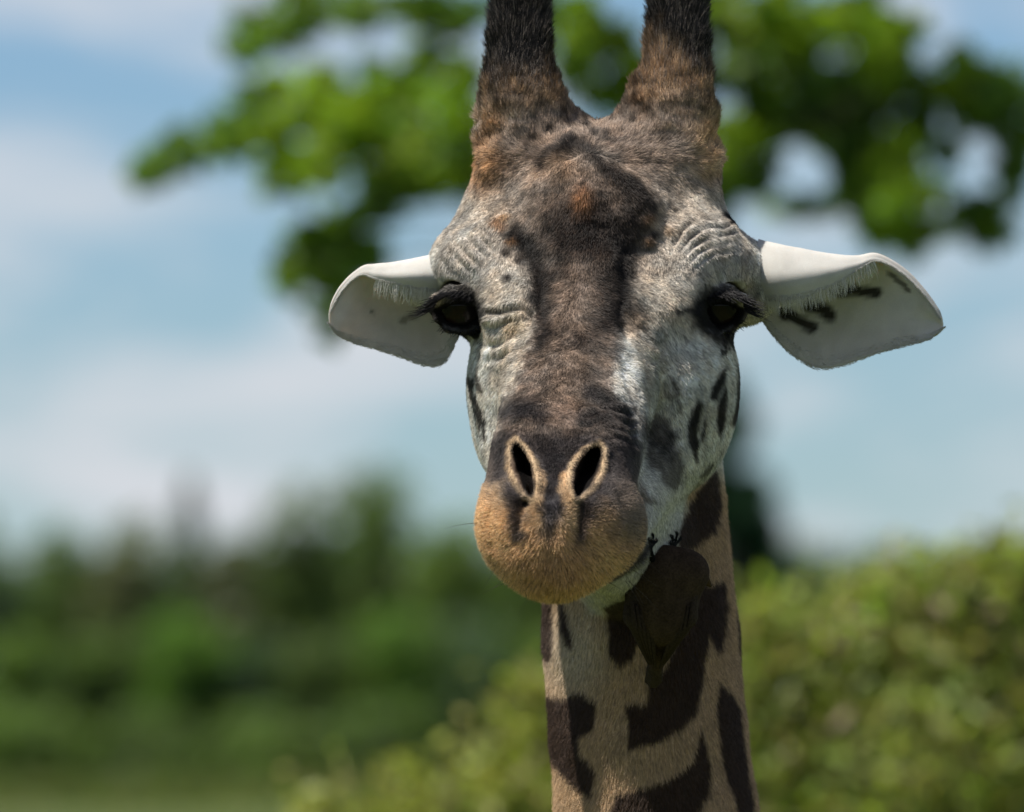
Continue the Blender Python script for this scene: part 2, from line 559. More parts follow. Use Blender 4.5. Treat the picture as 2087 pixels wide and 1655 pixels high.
px, py = to_px(GV); DD = GV[:, 1]

# ------------------------------------------------------------------ pigment
C = np.zeros((len(GV), 3))
n1 = fbm(GV, 40, 0); n2 = fbm(GV, 16, 1); n3 = fbm(GV, 90, 2)
wx = px+9*n2+5*n1; wy = py+9*fbm(GV, 18, 2)
def mixc(mask, col):
    global C
    m = np.clip(mask, 0, 1)[:, None]
    C = C*(1-m)+np.asarray(col)*m
def blob(x, y, rx, ry, col, a=1.0, ang=0, soft=0.5, dlo=-3000, dhi=3000):
    ca, sa = math.cos(ang), math.sin(ang)
    u = ((wx-x)*ca+(wy-y)*sa)/rx; v = (-(wx-x)*sa+(wy-y)*ca)/ry
    d = np.hypot(u, v)
    mixc(a*sstep(1+soft*0.5, 1-soft, d)*((DD > dlo) & (DD < dhi)), col)
def poly(pts, col, a=1.0, soft=6, dlo=-3000, dhi=3000, jag=1.0):
    x = px+(wx-px)*jag; y = py+(wy-py)*jag
    d = poly_sd(x, y, pts)
    mixc(a*sstep(soft, -soft, d)*((DD > dlo) & (DD < dhi)), col)
def stroke(pts, w, col, a=1.0, soft=0.6, dlo=-3000, dhi=3000):
    d = line_d(wx, wy, pts)/w
    mixc(a*sstep(1+soft*0.4, 1-soft, d)*((DD > dlo) & (DD < dhi)), col)
PALE = (.50, .44, .365); WHITE = (.64, .61, .55); BLK = (.022, .018, .017); DKB = (.05, .036, .03)
BRN = (.17, .11, .075); TAN = (.40, .25, .13); ORG = (.30, .15, .065); GRY = (.13, .11, .10); MUZ = (.76, .475, .245)
NECK = (.50, .345, .205); PATCH = (.042, .023, .014)
HEADR = (DD < 230) & ~((py > 1040) & (DD > -300))
C[:] = PALE
# cheeks
mixc(sstep(640, 740, py+20*n1)*sstep(-560, -330, DD)*np.where(px > 1200, 1, sstep(-190, -60, DD)), WHITE)
# brows greyish
for x in (930, 1470):
    blob(x, 520, 95, 90, (.46, .42, .37), .85)
# forehead brown
blob(1200, 400, 205, 150, (.22, .155, .115), .85, soft=.8)
blob(1205, 480, 150, 110, BRN, .85, soft=.8)
blob(1195, 475, 115, 90, (.042, .03, .026), .9, soft=.9)
# nasal strip
poly([(1085, 540), (1280, 540), (1268, 640), (1256, 720), (1250, 790), (1276, 870), (1285, 930), (1005, 930), (1020, 870), (1045, 800), (1066, 740), (1084, 690), (1092, 640)], (.19, .137, .104), .9, 14, -900, -80)
stroke([(1150, 600), (1170, 680), (1160, 780), (1160, 860)], 36, (.26, .188, .14), .8, .9, -900, -80)
stroke([(1052, 478), (1085, 520), (1100, 560), (1096, 610)], 32, BLK, .9, .9)
stroke([(1110, 640), (1116, 668), (1104, 700)], 19, DKB, .85, .9)
stroke([(1262, 500), (1272, 560), (1272, 610), (1258, 650)], 38, BLK, .92, .9)
stroke([(1225, 560), (1235, 640), (1200, 690)], 30, DKB, .7, .9)
stroke([(1262, 690), (1255, 740)], 14, DKB, .5, .9)
blob(1185, 770, 40, 22, DKB, .45, soft=.9)
# crown and inverted V
poly([(980, 200), (1460, 200), (1480, 390), (1330, 360), (1215, 300), (1100, 360), (955, 390)], (.27, .19, .14), .7, 30)
blob(990, 335, 45, 65, (.44, .25, .12), .95, soft=.9)
blob(1450, 290, 45, 85, (.46, .30, .16), .95, soft=.9)
blob(1005, 240, 30, 40, (.42, .27, .15), .8, soft=.9)
stroke([(1105, 335), (1135, 305), (1165, 290)], 14, DKB, .85, .8)
stroke([(1160, 292), (1200, 310), (1248, 350), (1300, 385), (1325, 415)], 20, BLK, .8, 1.0)
stroke([(1250, 350), (1290, 400), (1290, 450)], 30, DKB, .6, .9)
blob(1145, 345, 38, 40, (.17, .105, .06), .7, soft=.9)
blob(1188, 412, 27, 34, (.27, .125, .055), .95, soft=.9)
for x, y, r, c in ((1016, 455, 20, ORG), (1046, 492, 14, ORG), (1322, 446, 18, (.24, .13, .07)), (1322, 490, 13, ORG), (1030, 440, 12, TAN), (1365, 470, 15, (.3, .2, .12))):
    blob(x, y, r, r*.85, c, .8, soft=.9)
for x, y, r in ((1200, 255, 9), (1207, 272, 9), (1180, 225, 8), (1285, 250, 7), (1120, 268, 6), (1170, 262, 6), (1240, 245, 5), (1230, 275, 7), (1150, 232, 6), (1030, 515, 14), (1035, 565, 11), (1330, 480, 12), (1060, 530, 12)):
    blob(x, y, r, r*1.1, DKB, .8, soft=.8)
# ossicones: tan below, black above
hm = sstep(250, 170, py+10*n1)
mixc(hm*(DD > 0), (.26, .165, .095))
mixc(hm*(DD > 0)*sstep(.1, .6, n2+.2), (.34, .225, .13))
hb = np.where(px < 1215, 150+0.16*(1060-px), 105+0.75*(px-1382))
mixc(sstep(50, -45, py-hb+40*n2+20*n1)*(DD > 0), (.040, .036, .035))
# eyes: black skin round them
for g, ex in ((1, 1459), (-1, 944)):
    blob(ex-2*g, 634, 58 if g > 0 else 48, 48, (.013, .012, .012), .98, soft=.35)
    stroke([(ex-50*g, 628), (ex-82*g, 634)], 7, BLK, .8, .9)
    stroke([(ex-15*g, 670), (ex+18*g, 690)], 20, BLK, .9, .8)
    stroke([(ex-30*g, 592), (ex+10*g, 584), (ex+45*g, 594)], 11, BLK, .7, .9)
for g in (-1, 1):
    mixc(sstep(84, 70, np.linalg.norm(GV-EYES[g], axis=1))*sstep(588, 600, py), (.012, .011, .011))
    ex = 1459 if g > 0 else 944
    stroke([(ex-26*g, 668), (ex+4*g, 680), (ex+32*g, 668)], 5, (.13, .125, .13), .6, .8)  # lower-lid highlight painted into the colour as a thin grey arc
# left lit cheek tan touches
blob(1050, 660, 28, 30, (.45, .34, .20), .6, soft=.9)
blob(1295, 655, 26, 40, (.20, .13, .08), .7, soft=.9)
# nose dark bands
nose = (-950, -300)
stroke([(1030, 838), (1075, 835), (1105, 850)], 26, (.058, .05, .05), .9, .9, *nose)
stroke([(1205, 800), (1240, 815), (1275, 830)], 24, (.05, .045, .045), .9, .9, *nose)
stroke([(1190, 850), (1240, 850), (1285, 860)], 30, (.065, .055, .053), .85, .9, *nose)
mixc(sstep(862, 900, wy)*sstep(-380, -450, DD), (.085, .07, .066))
blob(1145, 845, 38, 40, (.20, .14, .11), .6, soft=.9, dlo=-950, dhi=-300)
poly([(1104, 915), (1156, 915), (1148, 960), (1144, 1026), (1122, 1042), (1102, 1026), (1106, 980)], (.026, .022, .023), .9, 9, *nose)
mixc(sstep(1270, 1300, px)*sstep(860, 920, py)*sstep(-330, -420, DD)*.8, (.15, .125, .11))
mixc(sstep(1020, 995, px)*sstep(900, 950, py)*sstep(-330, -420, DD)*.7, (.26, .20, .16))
# muzzle tan
mz = sstep(1006, 1100, wy + 34*n1 - 30*np.exp(-((px-1120)/32.0)**2) + 45*sstep(1060, 985, px) - 30*sstep(1210, 1290, px))*sstep(-330, -430, DD)
mixc(sstep(955, 1030, wy+20*n1)*sstep(1075, 1010, px)*sstep(-330, -430, DD)*.85, (.42, .31, .20))
mixc(mz, MUZ)
stroke([(1096, 1065), (1091, 1020), (1095, 970)], 15, (.62, .42, .24), .95, .7, *nose)
stroke([(1158, 1065), (1155, 1020), (1158, 970)], 15, (.62, .42, .24), .95, .7, *nose)
blob(1130, 1170, 100, 60, (.56, .30, .115), .6, soft=.9, dlo=-950, dhi=-330)
blob(1285, 1045, 50, 75, (.24, .185, .14), .9, soft=.9, dlo=-950, dhi=-330)
blob(1235, 1060, 26, 26, (.33, .22, .13), .6, soft=.9, dlo=-950, dhi=-330)
mixc(mz*sstep(.1, .6, n2)*.35, (.26, .14, .07))
blob(1120, 1035, 26, 14, (.045, .04, .045), .9, soft=.7, dlo=-950, dhi=-330)
stroke([(1046, 1000), (1056, 1036), (1061, 1088)], 19, (.05, .04, .04), .92, .7, *nose)
stroke([(1206, 1010), (1190, 1045), (1180, 1090)], 19, (.05, .04, .04), .92, .7, *nose)
# nostril rims and insides
for g in (-1, 1):
    R3 = np.array(RIM3[g]+[RIM3[g][0]])
    rx, ry = to_px(R3)
    d = line_d(px, py, list(zip(rx, ry)))
    mixc(sstep(11, 3, d+4*n2)*(DD < -300)*np.clip(.95-.35*sstep(950, 1020, py)+.3*n1, .3, 1), (.43, .31, .19))
    sx, sy_ = to_px(np.array(SL3[g]))
    ins_ = poly_sd(px, py, list(zip(rx, ry)))
    mixc(sstep(-1, -6, ins_)*(DD < -300), (.15, .105, .075))
    wv_ = 13.0 if g < 0 else 17.0
    mixc(sstep(-1, -5, ins_)*(DD < -300)*sstep(wv_*1.25, wv_*.8, line_d(px, py, list(zip(sx, sy_)))), (.008, .007, .007))
# mouth line
mo2 = np.array(mo); mxx, mxy = to_px(mo2)
d3 = np.full(len(GV), 1e9)
for i in range(len(mo2)-1):
    a, b = mo2[i], mo2[i+1]; e = b-a
    t = np.clip(((GV-a)@e)/(e@e), 0, 1)
    d3 = np.minimum(d3, np.linalg.norm(GV-a-t[:, None]*e, axis=1))
# lower lip / chin / throat pale
low = (DD > -560) & (DD < 60) & (py > 1040)
mixc(low*sstep(1050, 1090, py)*sstep(-580, -520, DD), (.42, .39, .32))
mixc(sstep(20, 10, d3)*.9, (.06, .05, .048))
blob(1280, 1125, 50, 42, (.23, .21, .18), .85, soft=.8, dlo=-600, dhi=-300)
stroke([(1240, 1176), (1285, 1142), (1322, 1104), (1334, 1080)], 9, (.035, .03, .03), .95, .7, -640, -280)
# right cheek patches
chk = (-420, 520)
G2 = (.115, .098, .082)
poly([(1308, 858), (1335, 842), (1360, 850), (1372, 875), (1380, 918), (1396, 948), (1392, 985), (1372, 1000), (1350, 986), (1340, 960), (1318, 956), (1310, 915)], G2, .85, 8, *chk, jag=.7)
poly([(1412, 828), (1424, 812), (1430, 822), (1424, 850), (1421, 885), (1424, 920), (1418, 942), (1402, 905), (1399, 865)], (.045, .036, .03), .95, 4, *chk, jag=.5)
poly([(1467, 752), (1480, 745), (1477, 772), (1457, 815), (1444, 812), (1450, 783)], (.045, .036, .03), .95, 4, *chk, jag=.5)
poly([(1474, 785), (1480, 800), (1478, 850), (1468, 895), (1456, 860), (1460, 820)], (.05, .04, .034), .95, 4, *chk, jag=.5)
poly([(1500, 735), (1520, 735), (1516, 800), (1500, 870), (1488, 860), (1500, 800)], (.05, .04, .034), .9, 4, *chk, jag=.5)
poly([(1434, 850), (1438, 845), (1436, 880), (1428, 905), (1426, 890)], (.06, .05, .04), .9, 3, *chk, jag=.3)
stroke([(1368, 768), (1380, 800), (1387, 838)], 6, G2, .7, .8, *chk)
stroke([(1478, 685), (1470, 722)], 5, (.05, .04, .034), .9, .6, *chk)
stroke([(1494, 670), (1490, 705)], 6, (.05, .04, .034), .8, .6, *chk)
stroke([(1430, 970), (1448, 945)], 7, (.08, .065, .05), .8, .8, *chk)
stroke([(1308, 1008), (1350, 1030), (1400, 1012), (1428, 985)], 8, (.14, .11, .06), .7, .9, *chk)
stroke([(1320, 700), (1345, 740)], 20, PALE, .6, .9, -420, 200)
blob(1330, 760, 40, 90, (.33, .29, .23), .6, soft=.9, dlo=-420, dhi=300)
stroke([(958, 770), (975, 830), (990, 890)], 8, (.06, .05, .042), .9, .7, -420, 600)
stroke([(972, 760), (982, 800)], 5, (.08, .065, .05), .8, .7, -420, 600)
# hairline dark patch on the right temple
stroke([(1476, 436), (1500, 450)], 9, (.03, .027, .027), .95, .5, -100, 600)
# neck
nm = sstep(20, 90, DD)*sstep(930, 1010, py)
nm = np.maximum(nm, (DD > 470).astype(float))
mixc(nm, NECK)
nk_ = (-40, 480)
blob(1170, 1320, 80, 110, (.56, .48, .37), .8, soft=.9, dlo=-40, dhi=480)
poly([(1305, 1030), (1400, 1010), (1372, 1130), (1300, 1130)], (.60, .58, .52), .95, 8, -420, 330, jag=.4)
poly([(1180, 1195), (1300, 1120), (1300, 1180), (1282, 1225), (1200, 1250)], (.50, .465, .38), .9, 10, -420, 330, jag=.5)
NP = [[(1100, 1215), (1126, 1215), (1131, 1330), (1118, 1342), (1100, 1325)],
      [(1138, 1210), (1150, 1225), (1169, 1300), (1168, 1318), (1155, 1307), (1144, 1270)],
      [(1228, 1235), (1290, 1205), (1330, 1200), (1310, 1290), (1288, 1340), (1265, 1357), (1240, 1332), (1242, 1290)],
      [(1400, 1020), (1462, 950), (1468, 1030), (1456, 1080), (1412, 1112), (1384, 1114), (1384, 1080)],
      [(1300, 1140), (1400, 1135), (1440, 1190), (1476, 1175), (1480, 1285), (1462, 1332), (1444, 1292), (1432, 1380), (1418, 1450), (1390, 1482), (1340, 1510), (1278, 1526), (1282, 1480), (1274, 1434), (1322, 1428), (1314, 1350), (1330, 1380), (1344, 1378), (1385, 1290), (1382, 1268), (1340, 1330), (1310, 1310), (1300, 1290)],
      [(1100, 1405), (1150, 1420), (1180, 1405), (1216, 1430), (1216, 1482), (1180, 1500), (1185, 1532), (1216, 1572), (1205, 1626), (1170, 1597), (1128, 1552), (1100, 1480)],
      [(1430, 1475), (1448, 1570), (1440, 1625), (1418, 1660), (1400, 1720), (1300, 1745), (1235, 1720), (1255, 1620), (1290, 1606), (1360, 1590), (1412, 1550)],
      [(1464, 1385), (1482, 1400), (1506, 1440), (1516, 1540), (1537, 1655), (1548, 1740), (1522, 1720), (1494, 1620), (1470, 1560), (1457, 1450)],
      [(1496, 1170), (1512, 1170), (1516, 1345), (1504, 1345), (1497, 1260)],
      [(1478, 960), (1500, 960), (1508, 1120), (1496, 1120), (1484, 1030)]]
for q in NP:
    poly(q, PATCH, .97, 4.5, *nk_, jag=.55)
poly([(1532, 470), (1700, 470), (1700, 640), (1568, 640), (1545, 600), (1530, 540)], (.58, .555, .50), .95, 12, 20, 300, jag=.8)
poly([(895, 500), (800, 500), (800, 640), (880, 640), (892, 560)], (.58, .555, .50), .95, 12, 20, 300, jag=.8)
stroke([(1568, 586), (1590, 606)], 9, (.05, .04, .035), .8, .6, 20, 300)
# back of the neck and head: irregular patches
bk = (DD > 470)
seeds = np.random.default_rng(5).random((260, 3))*np.array([1000, 700, 2300])+np.array([-300, 350, -1100])
idx = np.nonzero(bk)[0]
if len(idx):
    q = GV[idx]+np.stack([14*n2[idx], 14*n1[idx], 14*n2[idx]], 1)
    d1 = np.full(len(q), 1e9); d2 = np.full(len(q), 1e9)
    for s_ in seeds:
        d = np.linalg.norm(q-s_, axis=1)
        d2 = np.minimum(d2, np.maximum(d, d1)); d1 = np.minimum(d1, d)
    m = np.zeros(len(GV)); m[idx] = sstep(14, 24, d2-d1)
    mixc(m*.96, PATCH)
fm = (DD < 230)*sstep(1000, 900, py)
C *= (1+(.16+.22*fm)*n1+(.16+.2*fm)*n2+.25*fm*n3)[:, None]
C = C*(1+fm[:, None]*np.stack([.10*fbm(GV, 30, 2), 0*n1, -.10*fbm(GV, 30, 2)], 1))
C *= (1+fm*(.30*vnoise(GV, 11, 1)+.22*vnoise(GV, 22, 0)))[:, None]
lum_ = C.mean(1)
C *= (1-fm*(1-np.clip((lum_/.24)**.55, .45, 1.1)))[:, None]
C = np.clip(C, .004, .9)

# ------------------------------------------------------------------ the giraffe's objects
base = at(1337, 827, DIST+0.45); 
giraffe = empty('giraffe', (base[0]+0.02, 1.15, 0.0),
                'tall adult giraffe with white ears facing the viewer, brown patches down its neck', 'giraffe')
hide = mat_attr('giraffe_hide', 'pigment', 0.85, 0.04, 0.22, 900, 0.5)
# rest of the animal, below the picture
bf = Field((-1300, -100, -9400), (2400, 6600, -880), 42)
bf.chain([pt(1349, 1835, 455), pt(1352, 1960, 475), (330, 640, -2000), (360, 1100, -3000), (360, 1700, -3800)], [209, 216, 270, 420, 560], 40, 'add', 0.73)
bf.chain([(360, 1700, -4300), (360, 2900, -4500), (360, 4300, -4900)], [780, 860, 700], 300)
for lx, ly in ((40, 1800), (680, 1800), (60, 4500), (660, 4500)):
    fr = ly < 3000
    bf.chain([(lx, ly, -4900), (lx, ly+(0 if fr else 180), -6600), (lx, ly-(0 if fr else 60), -8300), (lx, ly-60, -8850), (lx, ly-140, -9030)], [420 if fr else 480, 180, 130, 120, 190], 200)
bf.chain([(360, 4900, -4800), (360, 5200, -5600), (360, 5250, -6800)], [90, 60, 90], 60)
BV, BQ = bf.mesh()
BW = to_world(BV)
BW[:, 2] = np.maximum(BW[:, 2], 0.0)
bd1 = np.full(len(BV), 1e9); bd2 = bd1.copy()
for s_ in np.random.default_rng(9).random((240, 3))*np.array([2200, 6000, 9000])+np.array([-700, -100, -9900]):
    d = np.linalg.norm(BV-s_, axis=1)
    bd2 = np.minimum(bd2, np.maximum(d, bd1)); bd1 = np.minimum(bd1, d)
BC = np.where((bd2-bd1 > 90)[:, None], np.array(PATCH)*1.6, np.array(NECK))
GW = to_world(GV); BODYC = C.copy()
body = mesh_from('body', np.concatenate([GW, BW]), np.concatenate([GQ, BQ+len(GW)]), hide, giraffe, True, {'pigment': np.concatenate([C, BC])})

# eyes
def uv_sphere(c, r, nu=40, nv=28):
    V = []; F = []
    for j in range(nv+1):
        th = math.pi*j/nv
        for i in range(nu):
            ph = 2*math.pi*i/nu
            V.append([math.sin(th)*math.cos(ph), math.sin(th)*math.sin(ph), math.cos(th)])
    for j in range(nv):
        for i in range(nu):
            F.append((j*nu+i, (j+1)*nu+i, (j+1)*nu+(i+1) % nu, j*nu+(i+1) % nu))
    return np.array(V), np.array(F)
eye_m, t_, b_ = mat_new('eyeball_dark')
b_.inputs['Roughness'].default_value = 0.05
b_.inputs['Specular IOR Level'].default_value = 0.14
a_ = t_.nodes.new('ShaderNodeAttribute'); a_.attribute_name = 'pigment'
t_.links.new(a_.outputs['Color'], b_.inputs['Base Color'])
furm = hair_mat('fur_strands')
for g in (-1, 1):
    V, F = uv_sphere(0, 1)
    nrm = np.array([0.62*g, -0.78, 0.02]); nrm /= np.linalg.norm(nrm)
    cz = V@nrm
    V = V*(1+0.045*sstep(.8, .98, cz))[:, None]
    colr = np.where((cz > .93)[:, None], (.006, .005, .005), np.where((cz > .74)[:, None], (.012, .007, .005), (.010, .008, .008)))
    W_ = to_world(EYES[g]+V*ER)
    e = mesh_from('eye', W_, F, eye_m, giraffe, True, {'pigment': colr})
    e['label'] = 'dark eye on the left of the picture' if g < 0 else 'dark eye on the right of the picture'
    # lashes along the upper lid
    R, Dr, Lg = [], [], []
    for k in range(230):
        t = rng.random()**0.75
        xs = np.interp(t, [0, .3, .6, .85, 1], [-40, -10, 22, 48, 60]); ys_ = np.interp(t, [0, .3, .6, .85, 1], [-20, -40, -40, -26, -2])
        p = on_eye(g, xs, ys_+9+rng.normal(0, 3), 80)
        d = np.array([g*(0.25+1.1*t)+rng.normal(0, .12), -0.75+0.2*t+rng.normal(0, .12), -0.50-0.15*t+rng.normal(0, .12)])
        R.append(p); Dr.append(d/np.linalg.norm(d)); Lg.append((22+34*t)*(0.7+0.5*rng.random()))
    for k in range(45):
        t = rng.random()
        xs = np.interp(t, [0, .3, .6, .85, 1], [-46, -20, 10, 40, 56]); ys_ = np.interp(t, [0, .3, .6, .85, 1], [30, 48, 54, 44, 20])
        p = on_eye(g, xs, ys_, 72); d = np.array([g*(-.2+.9*t)+rng.normal(0, .2), -.7, -.6+rng.normal(0, .2)])
        R.append(p); Dr.append(d/np.linalg.norm(d)); Lg.append(16+10*rng.random())
    R = to_world(np.array(R)); Dr = np.array(Dr)
    Dw = Dr[:, :1]*RT+Dr[:, 1:2]*FW+Dr[:, 2:]*UP
    hair_object('eyelashes', R, Dw, np.array(Lg)*S, np.tile((.012, .011, .012), (len(R), 1)), furm, e, 0.00042, np.tile(0.10*UP, (len(R), 1)), 4)

# ears
def catmull(P, n):
    P = np.asarray(P, float); k = len(P)
    t = np.linspace(0, k-1, n); i = np.clip(np.floor(t).astype(int), 0, k-2); f = (t-i)[:, None]
    p0 = P[np.clip(i-1, 0, k-1)]; p1 = P[i]; p2 = P[i+1]; p3 = P[np.clip(i+2, 0, k-1)]
    return 0.5*((2*p1)+(-p0+p2)*f+(2*p0-5*p1+4*p2-p3)*f*f+(-p0+3*p1-3*p2+p3)*f**3)
# rows: fold edge, fold middle, crest, inner wall upper, inner wall lower, lower margin   (picture x, y, depth)
EAR = {
 1: [
  [(1545, 612, 120), (1590, 610, 70), (1640, 603, 52), (1700, 580, 50), (1745, 552, 62), (1788, 533, 82), (1840, 560, 92), (1890, 612, 100), (1914, 645, 104)],
  [(1545, 560, 80), (1590, 560, 48), (1640, 556, 40), (1700, 548, 46), (1745, 538, 66), (1788, 528, 86), (1843, 558, 98), (1893, 611, 104), (1917, 646, 107)],
  [(1545, 492, 130), (1590, 502, 110), (1640, 512, 100), (1700, 523, 100), (1745, 527, 102), (1790, 524, 104), (1848, 558, 108), (1898, 614, 110), (1920, 650, 110)],
  [(1545, 530, 215), (1590, 560, 205), (1640, 575, 195), (1700, 585, 185), (1745, 585, 170), (1795, 580, 150), (1850, 600, 132), (1898, 632, 118), (1921, 655, 112)],
  [(1545, 600, 222), (1590, 630, 222), (1640, 655, 218), (1700, 665, 206), (1745, 660, 190), (1800, 650, 168), (1850, 648, 144), (1898, 655, 130), (1922, 662, 114)],
  [(1545, 640, 215), (1575, 682, 205), (1615, 722, 205), (1668, 750, 202), (1725, 742, 190), (1795, 717, 168), (1850, 703, 145), (1895, 690, 126), (1921, 670, 116)]],
 -1: [
  [(940, 600, 120), (905, 596, 75), (870, 592, 58), (830, 584, 56), (795, 576, 64), (765, 568, 76), (735, 562, 90), (700, 592, 102), (676, 632, 108)],
  [(940, 560, 85), (905, 558, 52), (870, 558, 44), (830, 558, 48), (795, 558, 62), (765, 556, 78), (735, 556, 94), (696, 590, 106), (674, 633, 110)],
  [(940, 505, 130), (905, 517, 112), (870, 526, 102), (830, 534, 100), (795, 540, 102), (765, 543, 104), (736, 551, 106), (693, 592, 110), (671, 640, 112)],
  [(940, 550, 215), (905, 580, 205), (870, 590, 195), (830, 595, 185), (795, 595, 175), (760, 595, 160), (730, 605, 140), (694, 628, 122), (671, 648, 114)],
  [(945, 610, 225), (915, 640, 222), (880, 660, 218), (835, 665, 206), (795, 660, 192), (760, 655, 172), (728, 652, 150), (694, 655, 126), (671, 655, 116)],
  [(950, 640, 215), (932, 690, 205), (905, 738, 204), (868, 744, 200), (820, 728, 190), (765, 711, 172), (720, 698, 150), (688, 682, 128), (672, 662, 118)]]}
ear_m = mat_attr('ear_hide', 'pigment', 0.85, 0.1, 0.09, 1500, 0.2)
ear_m.node_tree.nodes['Principled BSDF'].inputs['Subsurface Weight'].default_value = 0.35
ear_m.node_tree.nodes['Principled BSDF'].inputs['Subsurface Radius'].default_value = (.006, .004, .003)
ear_m.node_tree.nodes['Principled BSDF'].inputs['Subsurface Scale'].default_value = 1.0
ear_fur = []
for g in (-1, 1):
    rows = [catmull([pt(*p) for p in r], 64) for r in EAR[g]]
    rows = np.stack(rows)                       # across, along, 3
    grid = np.stack([catmull(rows[:, j], 46) for j in range(rows.shape[1])], 1)
    na, nl = grid.shape[:2]
    du = np.gradient(grid, axis=1); dv = np.gradient(grid, axis=0)
    nn = np.cross(du, dv); nn /= np.linalg.norm(nn, axis=2, keepdims=True)+1e-9
    # side that looks into the cup
    mid = grid[int(na*.75), nl//2]; s_ = 1 if nn[int(na*.75), nl//2][1] < 0 else -1
    nn *= s_
    lump = fbm(grid.reshape(-1, 3), 60, 1).reshape(na, nl)[..., None]*2.0
    th = 5.0*(0.35+0.65*np.sin(np.linspace(0.05, math.pi-0.05, na)))[:, None, None]*np.ones((1, nl, 1))
    th[:, -4:] *= np.array([.9, .7, .5, .3])[None, :, None]
    Vi = grid+nn*(th+lump); Vo = grid-nn*(th-lump)
    V = np.concatenate([Vi.reshape(-1, 3), Vo.reshape(-1, 3)])
    I = lambda a, l, o: o*na*nl+a*nl+l
    F = []
    for a in range(na-1):
        for l in range(nl-1):
            f1 = (I(a, l, 0), I(a, l+1, 0), I(a+1, l+1, 0), I(a+1, l, 0)); f2 = (I(a, l, 1), I(a+1, l, 1), I(a+1, l+1, 1), I(a, l+1, 1))
            if s_ < 0: f1 = f1[::-1]; f2 = f2[::-1]
            F += [f1, f2]
    for l in range(nl-1):
        for a, r in ((0, 1), (na-1, -1)):
            f = (I(a, l, 0), I(a, l, 1), I(a, l+1, 1), I(a, l+1, 0))
            F.append(f if r*s_ > 0 else f[::-1])
    for a in range(na-1):
        f = (I(a, nl-1, 0), I(a, nl-1, 1), I(a+1, nl-1, 1), I(a+1, nl-1, 0))
        F.append(f if s_ > 0 else f[::-1])
    ex_, ey_ = to_px(V)
    C = np.tile((.47, .455, .42), (len(V), 1)); GVs = V
    DDs, DD = DD, V[:, 1]; nn2 = fbm(V, 20, 1)
    wx = ex_+6*nn2; wy = ey_+6*fbm(V, 22, 2)
    inner = np.r_[np.ones(na*nl), np.zeros(na*nl)]
    av = np.tile(np.repeat(np.linspace(0, 1, na), nl), 2)
    wall = sstep(.42, .5, av)*inner
    mixc(wall*.5, (.56, .55, .53))
    if g > 0:
        for q, w in (([(1562, 588), (1590, 612), (1600, 640)], 15), ([(1600, 636), (1630, 653), (1655, 666)], 14), ([(1650, 622), (1678, 630), (1692, 642)], 18), ([(1700, 592), (1740, 592), (1785, 596)], 14)):
            d = line_d(wx, wy, q)/w
            mixc(sstep(1.2, .5, d)*wall*.97, (.022, .019, .018))
        d = line_d(wx, wy, [(1812, 556), (1835, 575), (1850, 592)])/6
        mixc(sstep(1.2, .5, d)*inner*.8, (.06, .05, .045))
    else:
        for q, w in (([(775, 592), (830, 602), (880, 604)], 8), ([(905, 630), (900, 655)], 8), ([(755, 636), (762, 640)], 4), ([(820, 655), (850, 640), (895, 615)], 9)):
            d = line_d(wx, wy, q)/w
            mixc(sstep(1.2, .5, d)*wall*(.6 if w > 4 else .7), (.10, .09, .075))
    C *= (1+.12*nn2+.10*fbm(V, 70, 0))[:, None]
    DD = DDs
    eo = mesh_from('ear', to_world(V), np.array(F), ear_m, giraffe, True, {'pigment': C})
    eo['label'] = 'white cupped ear pointing left' if g < 0 else 'white cupped ear pointing right'
    # fine ear hair: all over, short; fringe hanging from the fold
    kk = rng.integers(0, len(V), 60000); edge_ = (av[kk] < .06) | (av[kk] > .93)
    k = kk[edge_]
    N = np.concatenate([nn.reshape(-1, 3), -nn.reshape(-1, 3)])[k]
    al = np.concatenate([du.reshape(-1, 3)]*2)[k]; ac = np.concatenate([dv.reshape(-1, 3)]*2)[k]
    pos = V[k]+al*rng.uniform(-.6, .6, (len(k), 1))+ac*rng.uniform(-.6, .6, (len(k), 1))
    al = al/(np.linalg.norm(al, axis=1, keepdims=True)+1e-9)
    d = al*0.9+N*0.06+rng.normal(0, .14, (len(k), 3))
    ear_fur.append((pos, d, 7*(.6+.6*rng.random(len(k))), C[k]*(.88+.24*rng.random((len(k), 1)))))
    ll = rng.integers(2, int(nl*.62), 700); fa = rng.integers(0, 3, 700)
    p = grid[fa, ll]+rng.normal(0, 2, (700, 3))
    d = np.array([0.12*g, 0.35, -1.0])+rng.normal(0, .2, (700, 3))
    ear_fur.append((p, d, 26*(.5+.9*rng.random(700)), np.tile((.62, .60, .54), (700, 1))))

